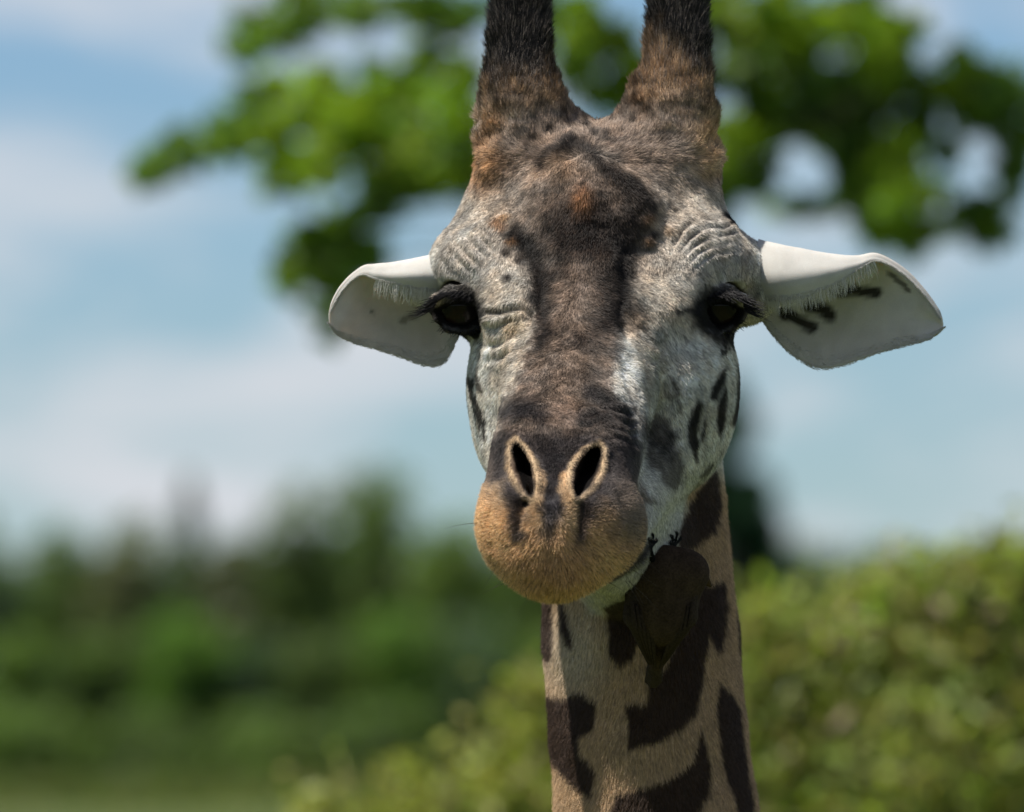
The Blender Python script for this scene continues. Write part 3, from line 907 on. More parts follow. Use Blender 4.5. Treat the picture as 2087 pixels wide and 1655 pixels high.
# ------------------------------------------------------------------ coat of short hair
def coat(V, N, Q, Cc, n_hair):
    P0, P1, P2, P3 = (V[Q[:, j]] for j in range(4))
    ar = np.linalg.norm(np.cross(P2-P0, P3-P1), axis=1)*.5
    cN = N[Q[:, 0]]+N[Q[:, 2]]
    cN /= np.linalg.norm(cN, axis=1, keepdims=True)+1e-9
    cp = (P0+P2)*.5
    qx, qy = to_px(cp)
    w = ar*np.where(cN[:, 1] < 0.15, 1.0, 0.25)*((qy < 1815) & (qy > -340))*np.where(cp[:, 1] > 520, .3, 1)
    w = w*np.where((qy > 1000) & (cp[:, 1] > 60), .7, 1.0)*np.where((qy > 985) & (cp[:, 1] < -420), 1.7, 1.0)
    for g in (-1, 1):
        w = w*(np.linalg.norm(cp-EYES[g], axis=1) > 78)
        sx, sy_ = to_px(np.array(SL3[g]))
        rx, ry = to_px(np.array(RIM3[g]))
        w = w*~((poly_sd(qx, qy, list(zip(rx, ry))) < -5) & (cp[:, 1] < -300))
    k = rng.choice(len(Q), n_hair, p=w/w.sum())
    u, v = rng.random((2, n_hair, 1))
    p = (P0[k]*(1-u)+P1[k]*u)*(1-v)+(P3[k]*(1-u)+P2[k]*u)*v
    nrm = cN[k]
    hx, hy = to_px(p); hd = p[:, 1]
    # flow of the coat
    fl = np.zeros((n_hair, 3)); fl[:, 2] = -1
    f_h = sstep(400, 260, hy)*(hd > -20)
    side = np.tanh((hx-1212)/70)
    fl[:, 2] += 2*f_h
    fl[:, 0] += side*(1-f_h)*.5*sstep(300, 420, hy)*sstep(560, 470, hy)
    fl[:, 0] += (hd > -20)*np.tanh((hx-1190)/50)*.9*np.exp(-((hy-328)/55)**2)
    hc = (hd > -320) & (hy > 560) & (hy < 1040)
    fl[:, 0] += hc*side*.35; fl[:, 1] += hc*.5
    mzz = (hd < -420) & (hy > 985)
    fl[mzz] = p[mzz]-pt(1122, 1085, -800)
    fl[mzz, 2] -= 40
    fl[mzz] /= np.linalg.norm(fl[mzz], axis=1, keepdims=True)+1e-9
    pn = p/45.0
    sw = np.stack([vnoise(p, 70, 0), vnoise(p, 70, 1), vnoise(p, 70, 2)], 1)
    fl += .30*sw
    fl -= nrm*np.sum(fl*nrm, 1, keepdims=True)
    fl /= np.linalg.norm(fl, axis=1, keepdims=True)+1e-9
    lift = .36+.2*rng.random(n_hair)+.10*vnoise(p, 30, 1)
    L = 7.5*np.ones(n_hair)
    L = np.where(f_h > .5, 15+13*sstep(230, 60, hy), L)
    L = np.where(mzz, 11+4*sstep(1090, 1160, hy), L)
    lift = np.where(mzz, lift+.12+.18*sstep(1080, 1150, hy), lift)
    L = np.where((hd > 60) & (hy > 1000), 13, L)
    rimz = np.zeros(n_hair, bool)
    for g in (-1, 1):
        rx, ry = to_px(np.array(RIM3[g]))
        rimz |= (line_d(hx, hy, list(zip(rx, ry))+[(rx[0], ry[0])]) < 12) & (hd < -300)
    L = np.where(rimz, 5, L)
    L = L*(.65+.7*rng.random(n_hair))
    d = fl+nrm*lift[:, None]+rng.normal(0, .16, (n_hair, 3))
    d /= np.linalg.norm(d, axis=1, keepdims=True)
    cc = (Cc[Q[k, 0]]*(1-u)+Cc[Q[k, 1]]*u)*(1-v)+(Cc[Q[k, 3]]*(1-u)+Cc[Q[k, 2]]*u)*v
    cc = cc*(.45+1.1*rng.random((n_hair, 1)))
    sp = (rng.random(n_hair) < .10) & (hd < 230) & (hy < 985); cc[sp] *= .35
    gh = (f_h > .5) & (hy < 190) & (rng.random(n_hair) < .16); cc[gh] = np.array((.24, .20, .17))*(.5+.8*rng.random((gh.sum(), 1)))
    dkm = mzz & (rng.random(n_hair) < .10*sstep(1060, 1120, hy))
    cc[dkm] = (.05, .03, .015)
    return p, d, L, cc, nrm
p, d, L, cc, nrm = coat(GV, GN, GQ, BODYC, N_HAIR)
P_ = np.concatenate([p]+[e[0] for e in ear_fur]); D_ = np.concatenate([d]+[e[1]/np.linalg.norm(e[1], axis=1, keepdims=True) for e in ear_fur])
L_ = np.concatenate([L]+[e[2] for e in ear_fur]); C_ = np.clip(np.concatenate([cc]+[e[3] for e in ear_fur]), .004, .95)
# whiskers and eyebrow bristles
wr = []
for k in range(90):
    a = rng.uniform(-1, 1); q = pt(1135+165*a, rng.uniform(1010, 1200), 0)
    q = pt(1135+160*a, rng.uniform(1020, 1190), -640); v = q-pt(1139, 1090, -560); v /= np.linalg.norm(v)
    wr.append((q, v+rng.normal(0, .25, 3), rng.uniform(40, 95)))
P_ = np.concatenate([P_, [w[0] for w in wr]]); D_ = np.concatenate([D_, [w[1]/np.linalg.norm(w[1]) for w in wr]]); L_ = np.concatenate([L_, [w[2] for w in wr]]); C_ = np.concatenate([C_, np.tile((.05, .04, .03), (len(wr), 1))])
PW = to_world(P_); DW = D_[:, :1]*RT+D_[:, 1:2]*FW+D_[:, 2:]*UP
rs = np.ones(len(P_)); rs[-len(wr):] = 1.1
fur = hair_object('fur', PW, DW, L_*S, C_, furm, giraffe, 0.00021, np.tile(np.array([0, 0, -.12]), (len(P_), 1)), 3, rs)
# ------------------------------------------------------------------ the bird on the throat
bird = empty('bird', to_world(pt(1350, 1260, 120)), 'small dark brown bird clinging to the throat of the giraffe, below its jaw', 'bird')
def field_part(name, ops, lo, hi, h, colf, mat, parent):
    f = Field(lo, hi, h); ops(f)
    V, Q = f.mesh(); V = relax(V, Q, 2)
    return mesh_from(name, to_world(V), Q, mat, parent, True, {'pigment': colf(V)})
bird_m = mat_attr('bird_feathers', 'pigment', 0.9, 0.03, 0.35, 500, 0.6)
def bcol(c):
    return lambda V: np.clip(np.array(c)*(1+.35*fbm(V*np.array([1, 1, .35]), 14, 0)+.2*fbm(V, 40, 1))[:, None], .004, 1)
LOB = pt(1220, 1480, -340); HIB = pt(1510, 1050, 330)
LOB, HIB = np.minimum(LOB, HIB), np.maximum(LOB, HIB)
BD = -60
field_part('bird_body', lambda f: (f.ell(pt(1352, 1215, BD), (74, 66, 100), 10), f.ell(pt(1350, 1172, BD-8), (70, 58, 52), 30), f.ell(pt(1402, 1166, BD-15), (44, 46, 44), 25),
                                   f.cone(pt(1350, 1270, BD+25), pt(1338, 1350, BD+90), 46, 18, 25)), LOB, HIB, 4.5, bcol((.046, .031, .021)), bird_m, bird)
def wing(f, g):
    a = pt(1350+g*52, 1180, BD-28); b = pt(1346+g*48, 1255, BD-26); c = pt(1338+g*14, 1350, BD+50)
    f.cone(a, b, 24, 26, 8, 'add', 1.3); f.cone(b, c, 26, 7, 12, 'add', 1.3)
for g in (-1, 1):
    w_ = field_part('wing', lambda f: wing(f, g), LOB, HIB, 4.0, bcol((.038, .028, .020)), bird_m, bird)
    for k in range(5):
        x0 = 1350+g*(62-9*k)
        V, F = tube([pt(x0, 1228+6*k, BD-56+5*k), pt(x0-g*6, 1275+5*k, BD-48+5*k), pt(1340+g*(20-4*k), 1342+5*k, BD+30)], [4, 5.5, 2], 6)
        mesh_from('feather', to_world(V), F, bird_m, w_, True, {'pigment': np.tile((.036, .026, .018), (len(V), 1))})
def tailf(f):
    for k in range(4):
        f.cone(pt(1338+k*4-6, 1330, BD+75-k*3), pt(1326+k*8-6, 1400-abs(k-1.5)*8, BD+150-k*3), 9, 7, 4)
field_part('tail', tailf, LOB, HIB, 3.5, bcol((.038, .028, .020)), bird_m, bird)
field_part('beak', lambda f: f.cone(pt(1432, 1176, BD+10), pt(1448, 1194, BD+70), 13, 4, 6), LOB, HIB, 3.0, bcol((.05, .03, .015)), bird_m, bird)
foot_m, t_, b_ = mat_new('bird_foot'); b_.inputs['Base Color'].default_value = (.006, .006, .006, 1); b_.inputs['Roughness'].default_value = .9; b_.inputs['Specular IOR Level'].default_value = .05
for fx, fy, fd in ((1371, 1108, None), (1322, 1112, None)):
    f0 = front_D(fx, fy)
    f = Field(np.minimum(pt(fx-60, fy+80, min(f0, BD)-80), pt(fx+60, fy-60, max(f0, BD)+120)), np.maximum(pt(fx-60, fy+80, min(f0, BD)-80), pt(fx+60, fy-60, max(f0, BD)+120)), 2.0)
    body_p = pt(fx*.6+1350*.4, fy+45, BD-20)
    f.cone(body_p, pt(fx, fy+4, f0-8), 8, 6.5, 3)
    for tx, ty in ((-10, -20), (4, -28), (-17, -4), (14, -15)):
        f.chain([pt(fx, fy+4, f0-8), pt(fx+tx*.7+4, fy+ty*.7, front_D(fx+tx*.7+4, fy+ty*.7)-9), pt(fx+tx, fy+ty, front_D(fx+tx, fy+ty)-1)], [6, 5, 2.5], 3)
    V, Q = f.mesh()
    mesh_from('foot', to_world(V), Q, foot_m, bird, True)

# ------------------------------------------------------------------ ground
gm, t_, b_ = mat_new('meadow')
g_ = t_.nodes.new('ShaderNodeNewGeometry')
n_ = t_.nodes.new('ShaderNodeTexNoise'); n_.inputs['Scale'].default_value = .12; n_.inputs['Detail'].default_value = 8
r_ = t_.nodes.new('ShaderNodeValToRGB')
r_.color_ramp.elements[0].position = .3; r_.color_ramp.elements[0].color = (.05, .072, .02, 1)
r_.color_ramp.elements[1].position = .7; r_.color_ramp.elements[1].color = (.095, .115, .038, 1)
t_.links.new(g_.outputs['Position'], n_.inputs['Vector']); t_.links.new(n_.outputs['Fac'], r_.inputs[0]); t_.links.new(r_.outputs[0], b_.inputs['Base Color'])
b_.inputs['Roughness'].default_value = .95; b_.inputs['Specular IOR Level'].default_value = .1
N = 60
xs = np.linspace(-1, 1, N); xs = np.sign(xs)*np.abs(xs)**2.2*2600
gx, gy = np.meshgrid(xs, xs+600, indexing='ij')
gz = 0.25*fbm(np.stack([gx.ravel(), gy.ravel(), 0*gx.ravel()], 1), 60, 0).reshape(N, N)*np.clip((np.hypot(gx, gy)-40)/60, 0, 1)
gF = np.array([(i*N+j, (i+1)*N+j, (i+1)*N+j+1, i*N+j+1) for i in range(N-1) for j in range(N-1)])
ground = mesh_from('ground', np.stack([gx.ravel(), gy.ravel(), gz.ravel()], 1), gF, gm)
ground['kind'] = 'structure'

# ------------------------------------------------------------------ leaves and trees
def leaf_mat(name, trans=.45):
    m, t, b = mat_new(name)
    a = t.nodes.new('ShaderNodeAttribute'); a.attribute_name = 'pigment'
    t.links.new(a.outputs['Color'], b.inputs['Base Color'])
    b.inputs['Roughness'].default_value = .5; b.inputs['Specular IOR Level'].default_value = .25
    tr = t.nodes.new('ShaderNodeBsdfTranslucent'); mxs = t.nodes.new('ShaderNodeMixShader'); mxs.inputs[0].default_value = trans
    vm = t.nodes.new('ShaderNodeVectorMath'); vm.operation = 'MULTIPLY'; vm.inputs[1].default_value = (1.3, 1.5, .5)
    t.links.new(a.outputs['Color'], vm.inputs[0]); t.links.new(vm.outputs[0], tr.inputs['Color'])
    t.links.new(b.outputs[0], mxs.inputs[1]); t.links.new(tr.outputs[0], mxs.inputs[2])
    t.links.new(mxs.outputs[0], t.nodes['Material Output'].inputs['Surface'])
    return m
leafm = leaf_mat('foliage')
bark, t_, b_ = mat_new('bark')
n_ = t_.nodes.new('ShaderNodeTexNoise'); n_.inputs['Scale'].default_value = 14; n_.inputs['Detail'].default_value = 6
r_ = t_.nodes.new('ShaderNodeValToRGB'); r_.color_ramp.elements[0].color = (.05, .04, .03, 1); r_.color_ramp.elements[1].color = (.16, .13, .10, 1)
t_.links.new(n_.outputs['Fac'], r_.inputs[0]); t_.links.new(r_.outputs[0], b_.inputs['Base Color']); b_.inputs['Roughness'].default_value = .9

def leaves(P, size, cols, r=rng, flat=0.0):
    """leaf-shaped quads at P"""
    n = len(P); size = np.asarray(size).reshape(-1, 1)*np.ones((n, 1))
    a = r.normal(0, 1, (n, 3)); a[:, 2] *= (1-flat); a /= np.linalg.norm(a, axis=1, keepdims=True)
    b = r.normal(0, 1, (n, 3)); b[:, 2] *= (1-flat); b -= a*np.sum(a*b, 1, keepdims=True); b /= np.linalg.norm(b, axis=1, keepdims=True)
    V = np.stack([P-a*size, P+b*size*.42-a*size*.1, P+a*size, P-b*size*.42-a*size*.1], 1)
    F = np.arange(n*4).reshape(n, 4)
    return V.reshape(-1, 3), F, np.repeat(cols, 4, 0)

def crown_points(clumps, per, r, shell=.55):
    """clumps: (centre, radius3); points spread through each, denser at the skin"""
    out = []; w = []
    for c, rd in clumps:
        n = per if np.isscalar(per) else int(per(rd))
        d = r.normal(0, 1, (n, 3)); d /= np.linalg.norm(d, axis=1, keepdims=True)
        q = shell+(1-shell)*r.random((n, 1))
        q = np.where(r.random((n, 1)) < .3, r.random((n, 1))**.5, q)
        out.append(np.asarray(c)+d*q*np.asarray(rd))
    return np.concatenate(out)

def leaf_cols(n, base, r, v=.3, alt=None, pa=0.0, clump=None):
    c = np.array(base)*(1+v*r.normal(0, 1, (n, 1))).clip(.35, 1.9)*(1+.08*r.normal(0, 1, (n, 3)))
    if alt is not None:
        k = r.random(n) < pa
        c[k] = np.array(alt)*(1+.2*r.normal(0, 1, (k.sum(), 1)))
    return np.clip(c, .006, .6)

# ---- the broad-leaved tree whose branches hang behind the giraffe's head
ZT = 26.0
KT = W_FRAME/2087.0/DIST*ZT
def c3(x, y, r, ry=None, dz=None):
    return (x, y, r, ry or r)
BR = [(700, 215, 95, 48), (615, 250, 62, 60), (575, 335, 42, 48), (640, 352, 50, 38), (780, 195, 70, 45), (850, 190, 60, 50), (920, 235, 60, 60), (850, 300, 75, 55), (770, 290, 80, 60), (960, 320, 45, 60),
      (690, 290, 55, 60), (1180, 130, 55, 70), (1245, 200, 60, 45), (1170, 40, 40, 60), (1290, 130, 30, 50), (1480, 40, 50, 50), (1560, 30, 65, 50), (1650, 40, 75, 50), (1730, 50, 75, 55), (1790, 90, 70, 60), (1480, 310, 45, 50), (1540, 285, 55, 38),
      (1820, 340, 50, 45), (1855, 385, 55, 40), (1825, 430, 55, 40), (1865, 470, 45, 38), (1920, 160, 55, 45)]
DK = [(295, 345, 30, 34), (350, 310, 36, 30), (410, 295, 36, 28), (465, 268, 38, 36), (505, 215, 40, 42), (900, 370, 70, 45), (820, 380, 60, 40), (745, 430, 52, 48), (700, 480, 45, 34), (615, 505, 40, 30), (578, 555, 34, 45), (640, 540, 42, 32),
      (745, 510, 42, 40), (660, 640, 40, 30), (700, 590, 36, 34), (545, 60, 62, 45), (630, 15, 80, 45), (515, 90, 26, 24), (760, 5, 70, 35), (860, 15, 60, 35), (950, 20, 45, 35), (940, 150, 30, 40), (1530, 165, 55, 40), (1600, 120, 65, 45), (1700, 160, 70, 55), (1640, 215, 75, 45), (1560, 220, 45, 36), (1765, 215, 55, 45),
      (1835, 135, 50, 45), (1990, 150, 55, 50), (2055, 185, 55, 55), (2045, 250, 55, 40), (2080, 300, 40, 40), (1975, 225, 45, 38), (1700, 285, 48, 42), (1590, 270, 45, 30), (1760, 400, 40, 30), (1690, 425, 30, 16), (2010, 425, 45, 40), (2000, 475, 40, 30), (1850, 500, 30, 22), (1460, 400, 30, 30), (1870, 240, 45, 38), (1480, 385, 45, 36), (1560, 352, 40, 22), (1740, 300, 45, 40), (1722, 350, 34, 40), (1780, 375, 45, 36), (1930, 300, 40, 22), (2060, 365, 30, 24), (1960, 445, 34, 38), (1600, 425, 45, 14), (1780, 465, 40, 24), (1090, 60, 40, 60), (1240, 90, 34, 40), (1800, 290, 40, 32), (880, 110, 40, 30), (2150, 200, 70, 60), (2200, 320, 60, 50)]
r1 = np.random.default_rng(21)
cl, kinds = [], []
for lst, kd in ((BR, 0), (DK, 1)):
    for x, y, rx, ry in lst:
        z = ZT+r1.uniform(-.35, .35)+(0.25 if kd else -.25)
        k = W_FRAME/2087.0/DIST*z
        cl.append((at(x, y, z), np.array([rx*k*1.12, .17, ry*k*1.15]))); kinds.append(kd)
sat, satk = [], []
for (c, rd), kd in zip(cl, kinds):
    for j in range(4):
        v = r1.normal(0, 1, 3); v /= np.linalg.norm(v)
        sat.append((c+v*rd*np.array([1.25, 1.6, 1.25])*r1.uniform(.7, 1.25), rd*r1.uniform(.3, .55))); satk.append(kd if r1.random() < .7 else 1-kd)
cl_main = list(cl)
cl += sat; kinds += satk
up_cl = []
for k in range(90):
    a = r1.uniform(0, 2*math.pi); rr = r1.uniform(.2, 1.75); h = r1.uniform(5.6, 8.2)
    rr *= math.sqrt(max(.1, 1-((h-5.8)/2.6)**2))
    up_cl.append((np.array([at(1388, 0, ZT)[0]+rr*math.cos(a), ZT-DIST+rr*math.sin(a), h]), np.array([.24, .24, .15])))
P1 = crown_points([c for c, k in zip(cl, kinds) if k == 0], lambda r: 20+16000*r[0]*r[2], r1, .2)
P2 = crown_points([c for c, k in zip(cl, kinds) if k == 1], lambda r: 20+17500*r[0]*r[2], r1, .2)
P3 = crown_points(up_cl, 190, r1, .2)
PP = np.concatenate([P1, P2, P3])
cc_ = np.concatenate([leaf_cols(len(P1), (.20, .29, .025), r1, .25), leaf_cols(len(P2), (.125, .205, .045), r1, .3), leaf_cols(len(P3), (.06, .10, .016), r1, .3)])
tree = empty('broadleaf_tree', (at(1388, 827, ZT)[0], ZT-DIST, 0), 'bright green broad-leaved tree overhanging behind the horns of the giraffe', 'tree')
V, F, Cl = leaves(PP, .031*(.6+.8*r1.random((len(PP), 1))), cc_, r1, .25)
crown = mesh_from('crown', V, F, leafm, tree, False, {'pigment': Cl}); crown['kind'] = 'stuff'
tx = at(1388, 827, ZT)[0]
V, F = tube([(tx, ZT-DIST, -.1), (tx+.02, ZT-DIST, 1.5), (tx-.03, ZT-DIST+.02, 3.0), (tx, ZT-DIST, 4.3), (tx+.03, ZT-DIST, 5.8), (tx, ZT-DIST, 7.4)], [.13, .10, .085, .07, .05, .02], 12)
mesh_from('trunk', V, F, bark, tree)
fork = [np.array([tx, ZT-DIST, h]) for h in (4.2, 4.45, 4.7, 5.0, 5.3)]
for i, (c, rd) in enumerate(cl_main):
    if i % 2 or (c[0] > at(1500, 0, ZT)[0] and c[2] < at(0, 240, ZT)[2]): continue
    f0 = fork[int(np.clip((c[2]-4.2)/.3, 0, 4))]
    if c[2] < f0[2]: f0 = fork[0]
    m_ = f0*.45+c*.55+np.array([0, 0, .06*np.sign(c[2]-f0[2])]); m_ += r1.normal(0, .02, 3)
    V, F = tube([f0, f0*.75+m_*.25, m_, c*.9+m_*.1], [.006, .004, .003, .002], 6)
    mesh_from('branch', V, F, bark, tree)
for i in range(0, len(up_cl), 9):
    c = up_cl[i][0]; f0 = np.array([tx, ZT-DIST, 5.5])
    V, F = tube([f0, f0*.5+c*.5+np.array([0, 0, .1]), c], [.035, .02, .006], 6)
    mesh_from('branch', V, F, bark, tree)

# ---- near bushes
def bush(name, label, spots, Z, base, leaf, per, alt, pa, seed, group=None, stems=5):
    r = np.random.default_rng(seed)
    k = W_FRAME/2087.0/DIST*Z
    cl = [(at(x, y, Z+dz), np.array([rx*k, rx*k*.9, ry*k])) for x, y, rx, ry, dz in spots]
    P = crown_points(cl, per, r, .6)
    P = P+r.normal(0, .035, P.shape)*(r.random((len(P), 1)) < .5)
    P = P[P[:, 2] > .05]
    c = leaf_cols(len(P), base, r, .42, alt, pa)
    V, F, Cl = leaves(P, leaf*(.6+.8*r.random((len(P), 1))), c, r)
    cxm = np.mean([c_[0] for c_, _ in cl]); cym = np.mean([c_[1] for c_, _ in cl])
    e = empty(name, (cxm, cym, 0), label, 'bush', group)
    o = mesh_from('foliage', V, F, leafm, e, False, {'pigment': Cl}); o['kind'] = 'stuff'
    for i in range(stems):
        c_, rd = cl[(i*3) % len(cl)]
        b0 = np.array([cxm+r.normal(0, .12), cym+r.normal(0, .12), -.05])
        V, F = tube([b0, b0*.6+c_*.4+r.normal(0, .05, 3), c_*.8+b0*.2, c_], [.035, .028, .016, .006], 7)
        mesh_from('stem', V, F, bark, e)
    return e
bush('leafy_bush', 'yellow-green leafy bush filling the lower right, beside the neck', [
    (1580, 1420, 170, 190, 0), (1750, 1390, 180, 190, .1), (1930, 1350, 190, 200, .05), (2090, 1330, 180, 200, .1), (1840, 1220, 80, 90, .1), (1995, 1190, 110, 70, .05), (2080, 1180, 80, 90, .1), (1900, 1240, 110, 90, .1), (1700, 1290, 90, 70, 0), (1580, 1290, 80, 70, 0),
    (1600, 1650, 220, 200, 0), (1850, 1600, 240, 220, -.1), (2100, 1580, 240, 220, 0), (2300, 1400, 260, 260, .1), (1700, 1900, 330, 330, 0), (2050, 1900, 330, 330, 0), (1880, 2500, 480, 520, 0), (1880, 3300, 420, 600, 0), (1880, 4200, 400, 700, 0), (1700, 5000, 300, 500, 0), (2060, 4800, 300, 600, 0)],
    20.0, (.25, .28, .085), .020, lambda r: 500+26000*r[0]*r[2], (.34, .24, .14), .10, 31)
bush('leafy_bush', 'low yellow-green bush left of the neck, rising from the bottom edge', [
    (1040, 1640, 90, 90, 0), (1085, 1540, 60, 90, .1), (960, 1660, 90, 70, .1), (870, 1680, 90, 70, 0), (1090, 1440, 36, 60, .15), (1060, 1560, 60, 60, .1), (770, 1720, 90, 70, 0), (830, 1625, 34, 34, .1), (655, 1650, 22, 45, 0), (1000, 1590, 40, 40, .1),
    (1150, 1560, 110, 150, .2), (900, 1900, 260, 220, 0), (1050, 2000, 260, 260, 0), (950, 2700, 360, 600, 0), (950, 3700, 330, 650, 0), (1000, 4600, 300, 500, 0)],
    19.0, (.30, .31, .09), .019, lambda r: 260+22000*r[0]*r[2], (.17, .15, .06), .12, 32)

# ---- far trees along the meadow
def far_tree(label, x, top, base_y, Z, rx, base, seed, shape='round', n=2600, kind='tree', name='meadow_tree', leaf=.2, cat='tree'):
    r = np.random.default_rng(seed)
    k = W_FRAME/2087.0/DIST*Z
    b = at(x, base_y, Z); b[2] = 0
    H = at(x, top-58, Z)[2]; R = rx*k
    cl = []
    if shape == 'round':
        for i in range(16):
            a = r.uniform(0, 2*math.pi); q = r.uniform(0, .75); h = r.uniform(.22, .78)
            w = math.sqrt(max(.12, 1-((h-.45)/.55)**2))
            cl.append((b+np.array([math.cos(a)*q*R*w, math.sin(a)*q*R*w, h*H]), np.array([.42*R, .42*R, .17*H])*r.uniform(.85, 1.25)))
        cl.append((b+np.array([0, 0, H*.82]), np.array([.68*R, .68*R, .17*H])))
        for i in range(7):
            a = r.uniform(0, 2*math.pi); q = r.uniform(0, .8)
            cl.append((b+np.array([math.cos(a)*q*R, math.sin(a)*q*R, H*r.uniform(.06, .22)]), np.array([.4*R, .4*R, .13*H])))
    elif shape == 'umbrella':
        for i in range(12):
            a = r.uniform(0, 2*math.pi); q = r.uniform(0, .75)
            cl.append((b+np.array([math.cos(a)*q*R, math.sin(a)*q*R, H*(.9-.10*q)]), np.array([.36*R, .36*R, .075*H])))
        for i in range(7):
            a = r.uniform(0, 2*math.pi); q = r.uniform(0, .7)
            cl.append((b+np.array([math.cos(a)*q*R, math.sin(a)*q*R, H*r.uniform(.25, .62)]), np.array([.4*R, .4*R, .09*H])))
    elif shape == 'cone':
        for i in range(26):
            h = i/26; a = r.uniform(0, 2*math.pi); q = (1-h)**.6*.5
            cl.append((b+np.array([math.cos(a)*q*R, math.sin(a)*q*R, H*(.08+.9*h)]), np.array([.55*R*(1.03-h)**.6, .55*R*(1.03-h)**.6, .07*H])))
    elif shape == 'tuft':
        for i in range(9):
            a = r.uniform(0, 2*math.pi)
            cl.append((b+np.array([math.cos(a)*.5*R, math.sin(a)*.5*R, H*r.uniform(.86, .97)]), np.array([.5*R, .5*R, .05*H])))
        for i in range(5):
            cl.append((b+np.array([r.normal(0, .2*R), r.normal(0, .2*R), H*r.uniform(.5, .8)]), np.array([.35*R, .35*R, .08*H])))
    P = crown_points(cl, int(2.2*max(60, n//len(cl))), r, .5)
    P = P[P[:, 2] > .1]
    c = leaf_cols(len(P), base, r, .35)
    V, F, Cl = leaves(P, leaf*(.6+.8*r.random((len(P), 1))), c, r)
    e = empty(name, b, label, cat, None)
    o = mesh_from('crown', V, F, leafm, e, False, {'pigment': Cl}); o['kind'] = 'stuff'
    V, F = tube([b+np.array([0, 0, -.2]), b+np.array([.05, 0, .3*H]), b+np.array([-.04, .03, .6*H]), b+np.array([0, 0, .85*H])], [.03*H, .024*H, .017*H, .008*H], 8)
    mesh_from('trunk', V, F, bark, e)
    for i in range(4):
        c_, _ = cl[(i*2+1) % len(cl)]
        h0 = b+np.array([0, 0, H*(.25+.1*i)])
        V, F = tube([h0, h0*.5+c_*.5, c_], [.014*H, .009*H, .004*H], 6)
        mesh_from('limb', V, F, bark, e)
    return e
G0 = (.115, .165, .06); G1 = (.14, .205, .06); G2_ = (.15, .165, .10); G3 = (.095, .145, .085)
far_tree('rounded dark tree at the left edge of the far tree line', -30, 1150, 1560, 300, 150, G3, 41)
far_tree('rounded green tree second from the left edge, low in the tree line', 130, 1118, 1560, 304, 130, G0, 42)
far_tree('greyish brown-green tree left of the narrow pointed tree', 290, 1090, 1560, 300, 125, G2_, 43)
far_tree('narrow pointed dark tree standing above the left tree line', 388, 1035, 1560, 306, 62, G3, 44, 'cone', 2600)
far_tree('grey-green tree just right of the narrow pointed tree', 480, 1125, 1560, 300, 110, G2_, 45)
far_tree('mid green rounded tree left of the tallest rounded tree', 605, 1020, 1560, 302, 100, G0, 46)
far_tree('tallest rounded tree of the left tree line, left of the muzzle', 775, 985, 1560, 308, 135, G0, 47, 'round', 3200)
far_tree('green tree directly left of the muzzle', 940, 1090, 1560, 300, 130, G1, 48)
far_tree('green tree half hidden behind the muzzle and neck', 1090, 1130, 1560, 304, 130, G0, 49)
far_tree('dark conical conifer beside the right side of the neck', 1488, 830, 1560, 300, 185, (.03, .075, .04), 50, 'cone', 9000)
far_tree('low blue-green tree right of the conifer, above the bush', 1660, 1140, 1560, 320, 130, G3, 51)
far_tree('low grey-green tree behind the right bush, farther right', 1800, 1150, 1560, 318, 120, G2_, 52)
far_tree('far tree behind the bush near the right edge', 2000, 1160, 1560, 322, 150, G3, 53)
far_tree('far tree beyond the right edge of the bush', 2180, 1150, 1560, 322, 150, G0, 54)
# shrubs in front of the tree line
sh = [(30, 1340, 120, G1, 'dark green shrub at the left edge, before the tree line'), (210, 1330, 120, G0, 'shrub before the second tree from the left'), (360, 1290, 130, (.12, .21, .05), 'bright green shrub below the narrow pointed tree'),
      (520, 1340, 110, G3, 'dark shrub below the grey-green tree'), (660, 1330, 120, G0, 'olive shrub below the tallest tree, left side'), (800, 1290, 130, (.12, .205, .05), 'fresh green shrub below the tallest tree'),
      (960, 1300, 120, G3, 'dark green shrub left of the neck'), (1100, 1330, 120, G1, 'shrub partly hidden behind the neck')]
for i, (x, top, rx, cb, lb) in enumerate(sh):
    far_tree(lb, x, top, 1560, 285, rx, cb, 70+i, 'round', 2200, name='meadow_shrub', cat='shrub', leaf=.17)

# second row that closes the tree line
low = [(60, 1490, 150, G1, 'low green shrub at the bottom left corner, on the meadow'), (300, 1500, 150, G0, 'low green shrub at the edge of the meadow, second from the left'), (520, 1495, 140, G1, 'low green shrub at the edge of the meadow, third from the left'), (760, 1485, 150, G0, 'low dark shrub behind the bush left of the neck')]
for i, (x, top, rx, cb, lb) in enumerate(low):
    far_tree(lb, x, top, 1600, 258, rx, cb, 140+i, 'round', 1800, name='meadow_shrub', cat='shrub', leaf=.13)
row = [(-60, 1200, 'deep green tree behind the left edge of the tree line'), (60, 1180, 'deep green tree behind the first gap from the left'), (210, 1165, 'deep green tree behind the gap left of the grey-green trees'), (350, 1180, 'deep green tree behind the foot of the narrow pointed tree'), (440, 1190, 'deep green tree behind the gap right of the pointed tree'),
       (540, 1180, 'deep green tree behind the mid green rounded tree'), (690, 1150, 'deep green tree behind the foot of the tallest tree'), (840, 1160, 'deep green tree behind the gap right of the tallest tree'), (1010, 1160, 'deep green tree behind the muzzle'), (1580, 1190, 'deep green tree at the foot of the conifer'), (1730, 1180, 'deep green tree behind the middle of the right bush'), (1900, 1185, 'deep green tree behind the top of the right bush')]
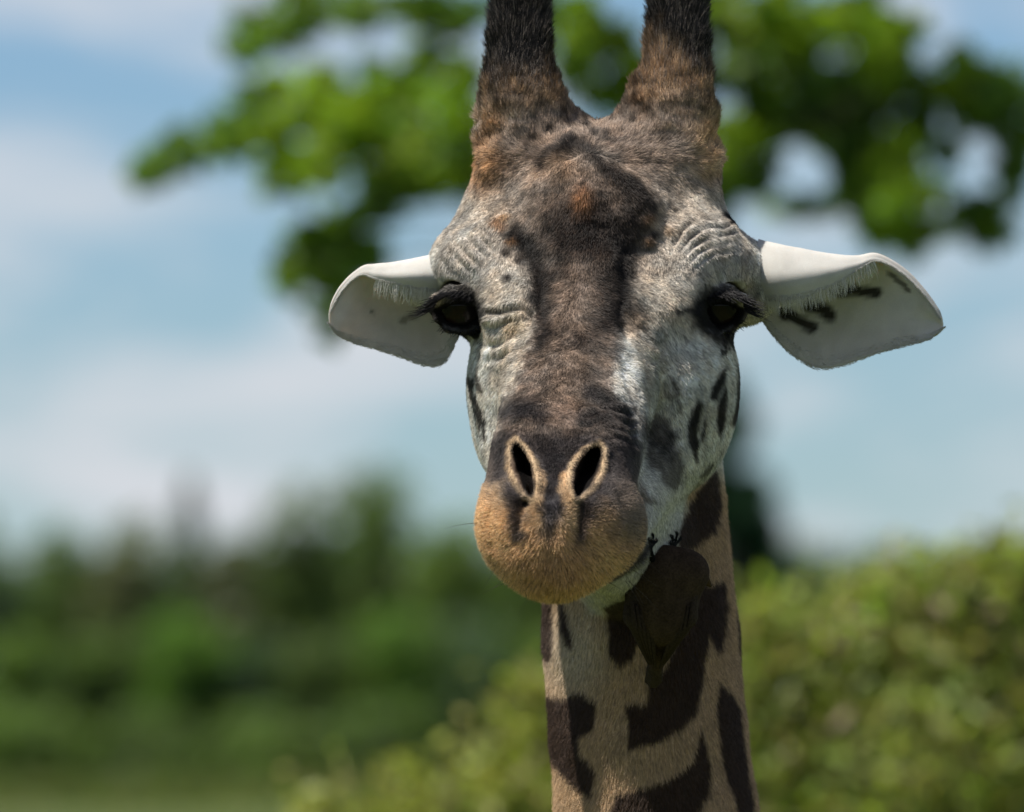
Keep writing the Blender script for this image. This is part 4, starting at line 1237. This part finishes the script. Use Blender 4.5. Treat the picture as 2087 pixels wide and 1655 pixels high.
for i, (x, top, lb) in enumerate(row):
    far_tree(lb, x, top, 1560, 330, 125, (.10, .145, .08), 90+i, 'round', 2400)

# tall grass along the edge of the meadow
rg = np.random.default_rng(77)
n = 16000
gx_ = rg.uniform(-26, 26, n); gy_ = rg.uniform(205, 284, n)
hgt = .12+.2*rg.random(n)+.3*np.clip(fbm(np.stack([gx_, gy_, 0*gx_], 1), 5, 1), 0, 1)
b0 = np.stack([gx_, gy_, 0*gx_-.02], 1); wv = np.stack([rg.uniform(.05, .12, n), rg.normal(0, .04, n), 0*gx_], 1)
lean = np.stack([rg.normal(0, .12, n), rg.normal(0, .12, n), hgt], 1)
V = np.stack([b0-wv, b0+wv, b0+lean*.6+wv*.6, b0+lean, b0+lean*.6-wv*.6], 1).reshape(-1, 3)
cg = leaf_cols(n, (.115, .15, .045), rg, .3, (.20, .18, .07), .2)
cg *= (1+.5*fbm(b0, 7, 0))[:, None]
gr_o = mesh_from('tall_grass', V, np.arange(n*5).reshape(n, 5), leafm, None, False, {'pigment': np.repeat(np.clip(cg, .01, .5), 5, 0)})
gr_o['kind'] = 'stuff'; gr_o['label'] = 'olive meadow grass before the far tree line'; gr_o['category'] = 'grass'

# the wood goes on to both sides of the tree line, outside the picture
rw = np.random.default_rng(123)
cw = []
for k in range(150):
    s_ = -1 if k % 2 else 1
    x = s_*rw.uniform(17, 105); y = rw.uniform(284, 325); h = rw.uniform(5.5, 8.5); R = rw.uniform(1.5, 2.6)
    for j in range(6):
        cw.append((np.array([x+rw.normal(0, .5*R), y+rw.normal(0, .5*R), h*rw.uniform(.12, .8)]), np.array([.7*R, .7*R, .2*h])))
PW_ = crown_points(cw, 110, rw, .4); PW_ = PW_[PW_[:, 2] > .05]
V, F, Cl = leaves(PW_, .34*(.6+.8*rw.random((len(PW_), 1))), leaf_cols(len(PW_), (.10, .145, .07), rw, .35), rw)
wd = mesh_from('far_wood', V, F, leafm, None, False, {'pigment': Cl})
wd['kind'] = 'stuff'; wd['label'] = 'far wood continuing the tree line to both sides'; wd['category'] = 'wood'
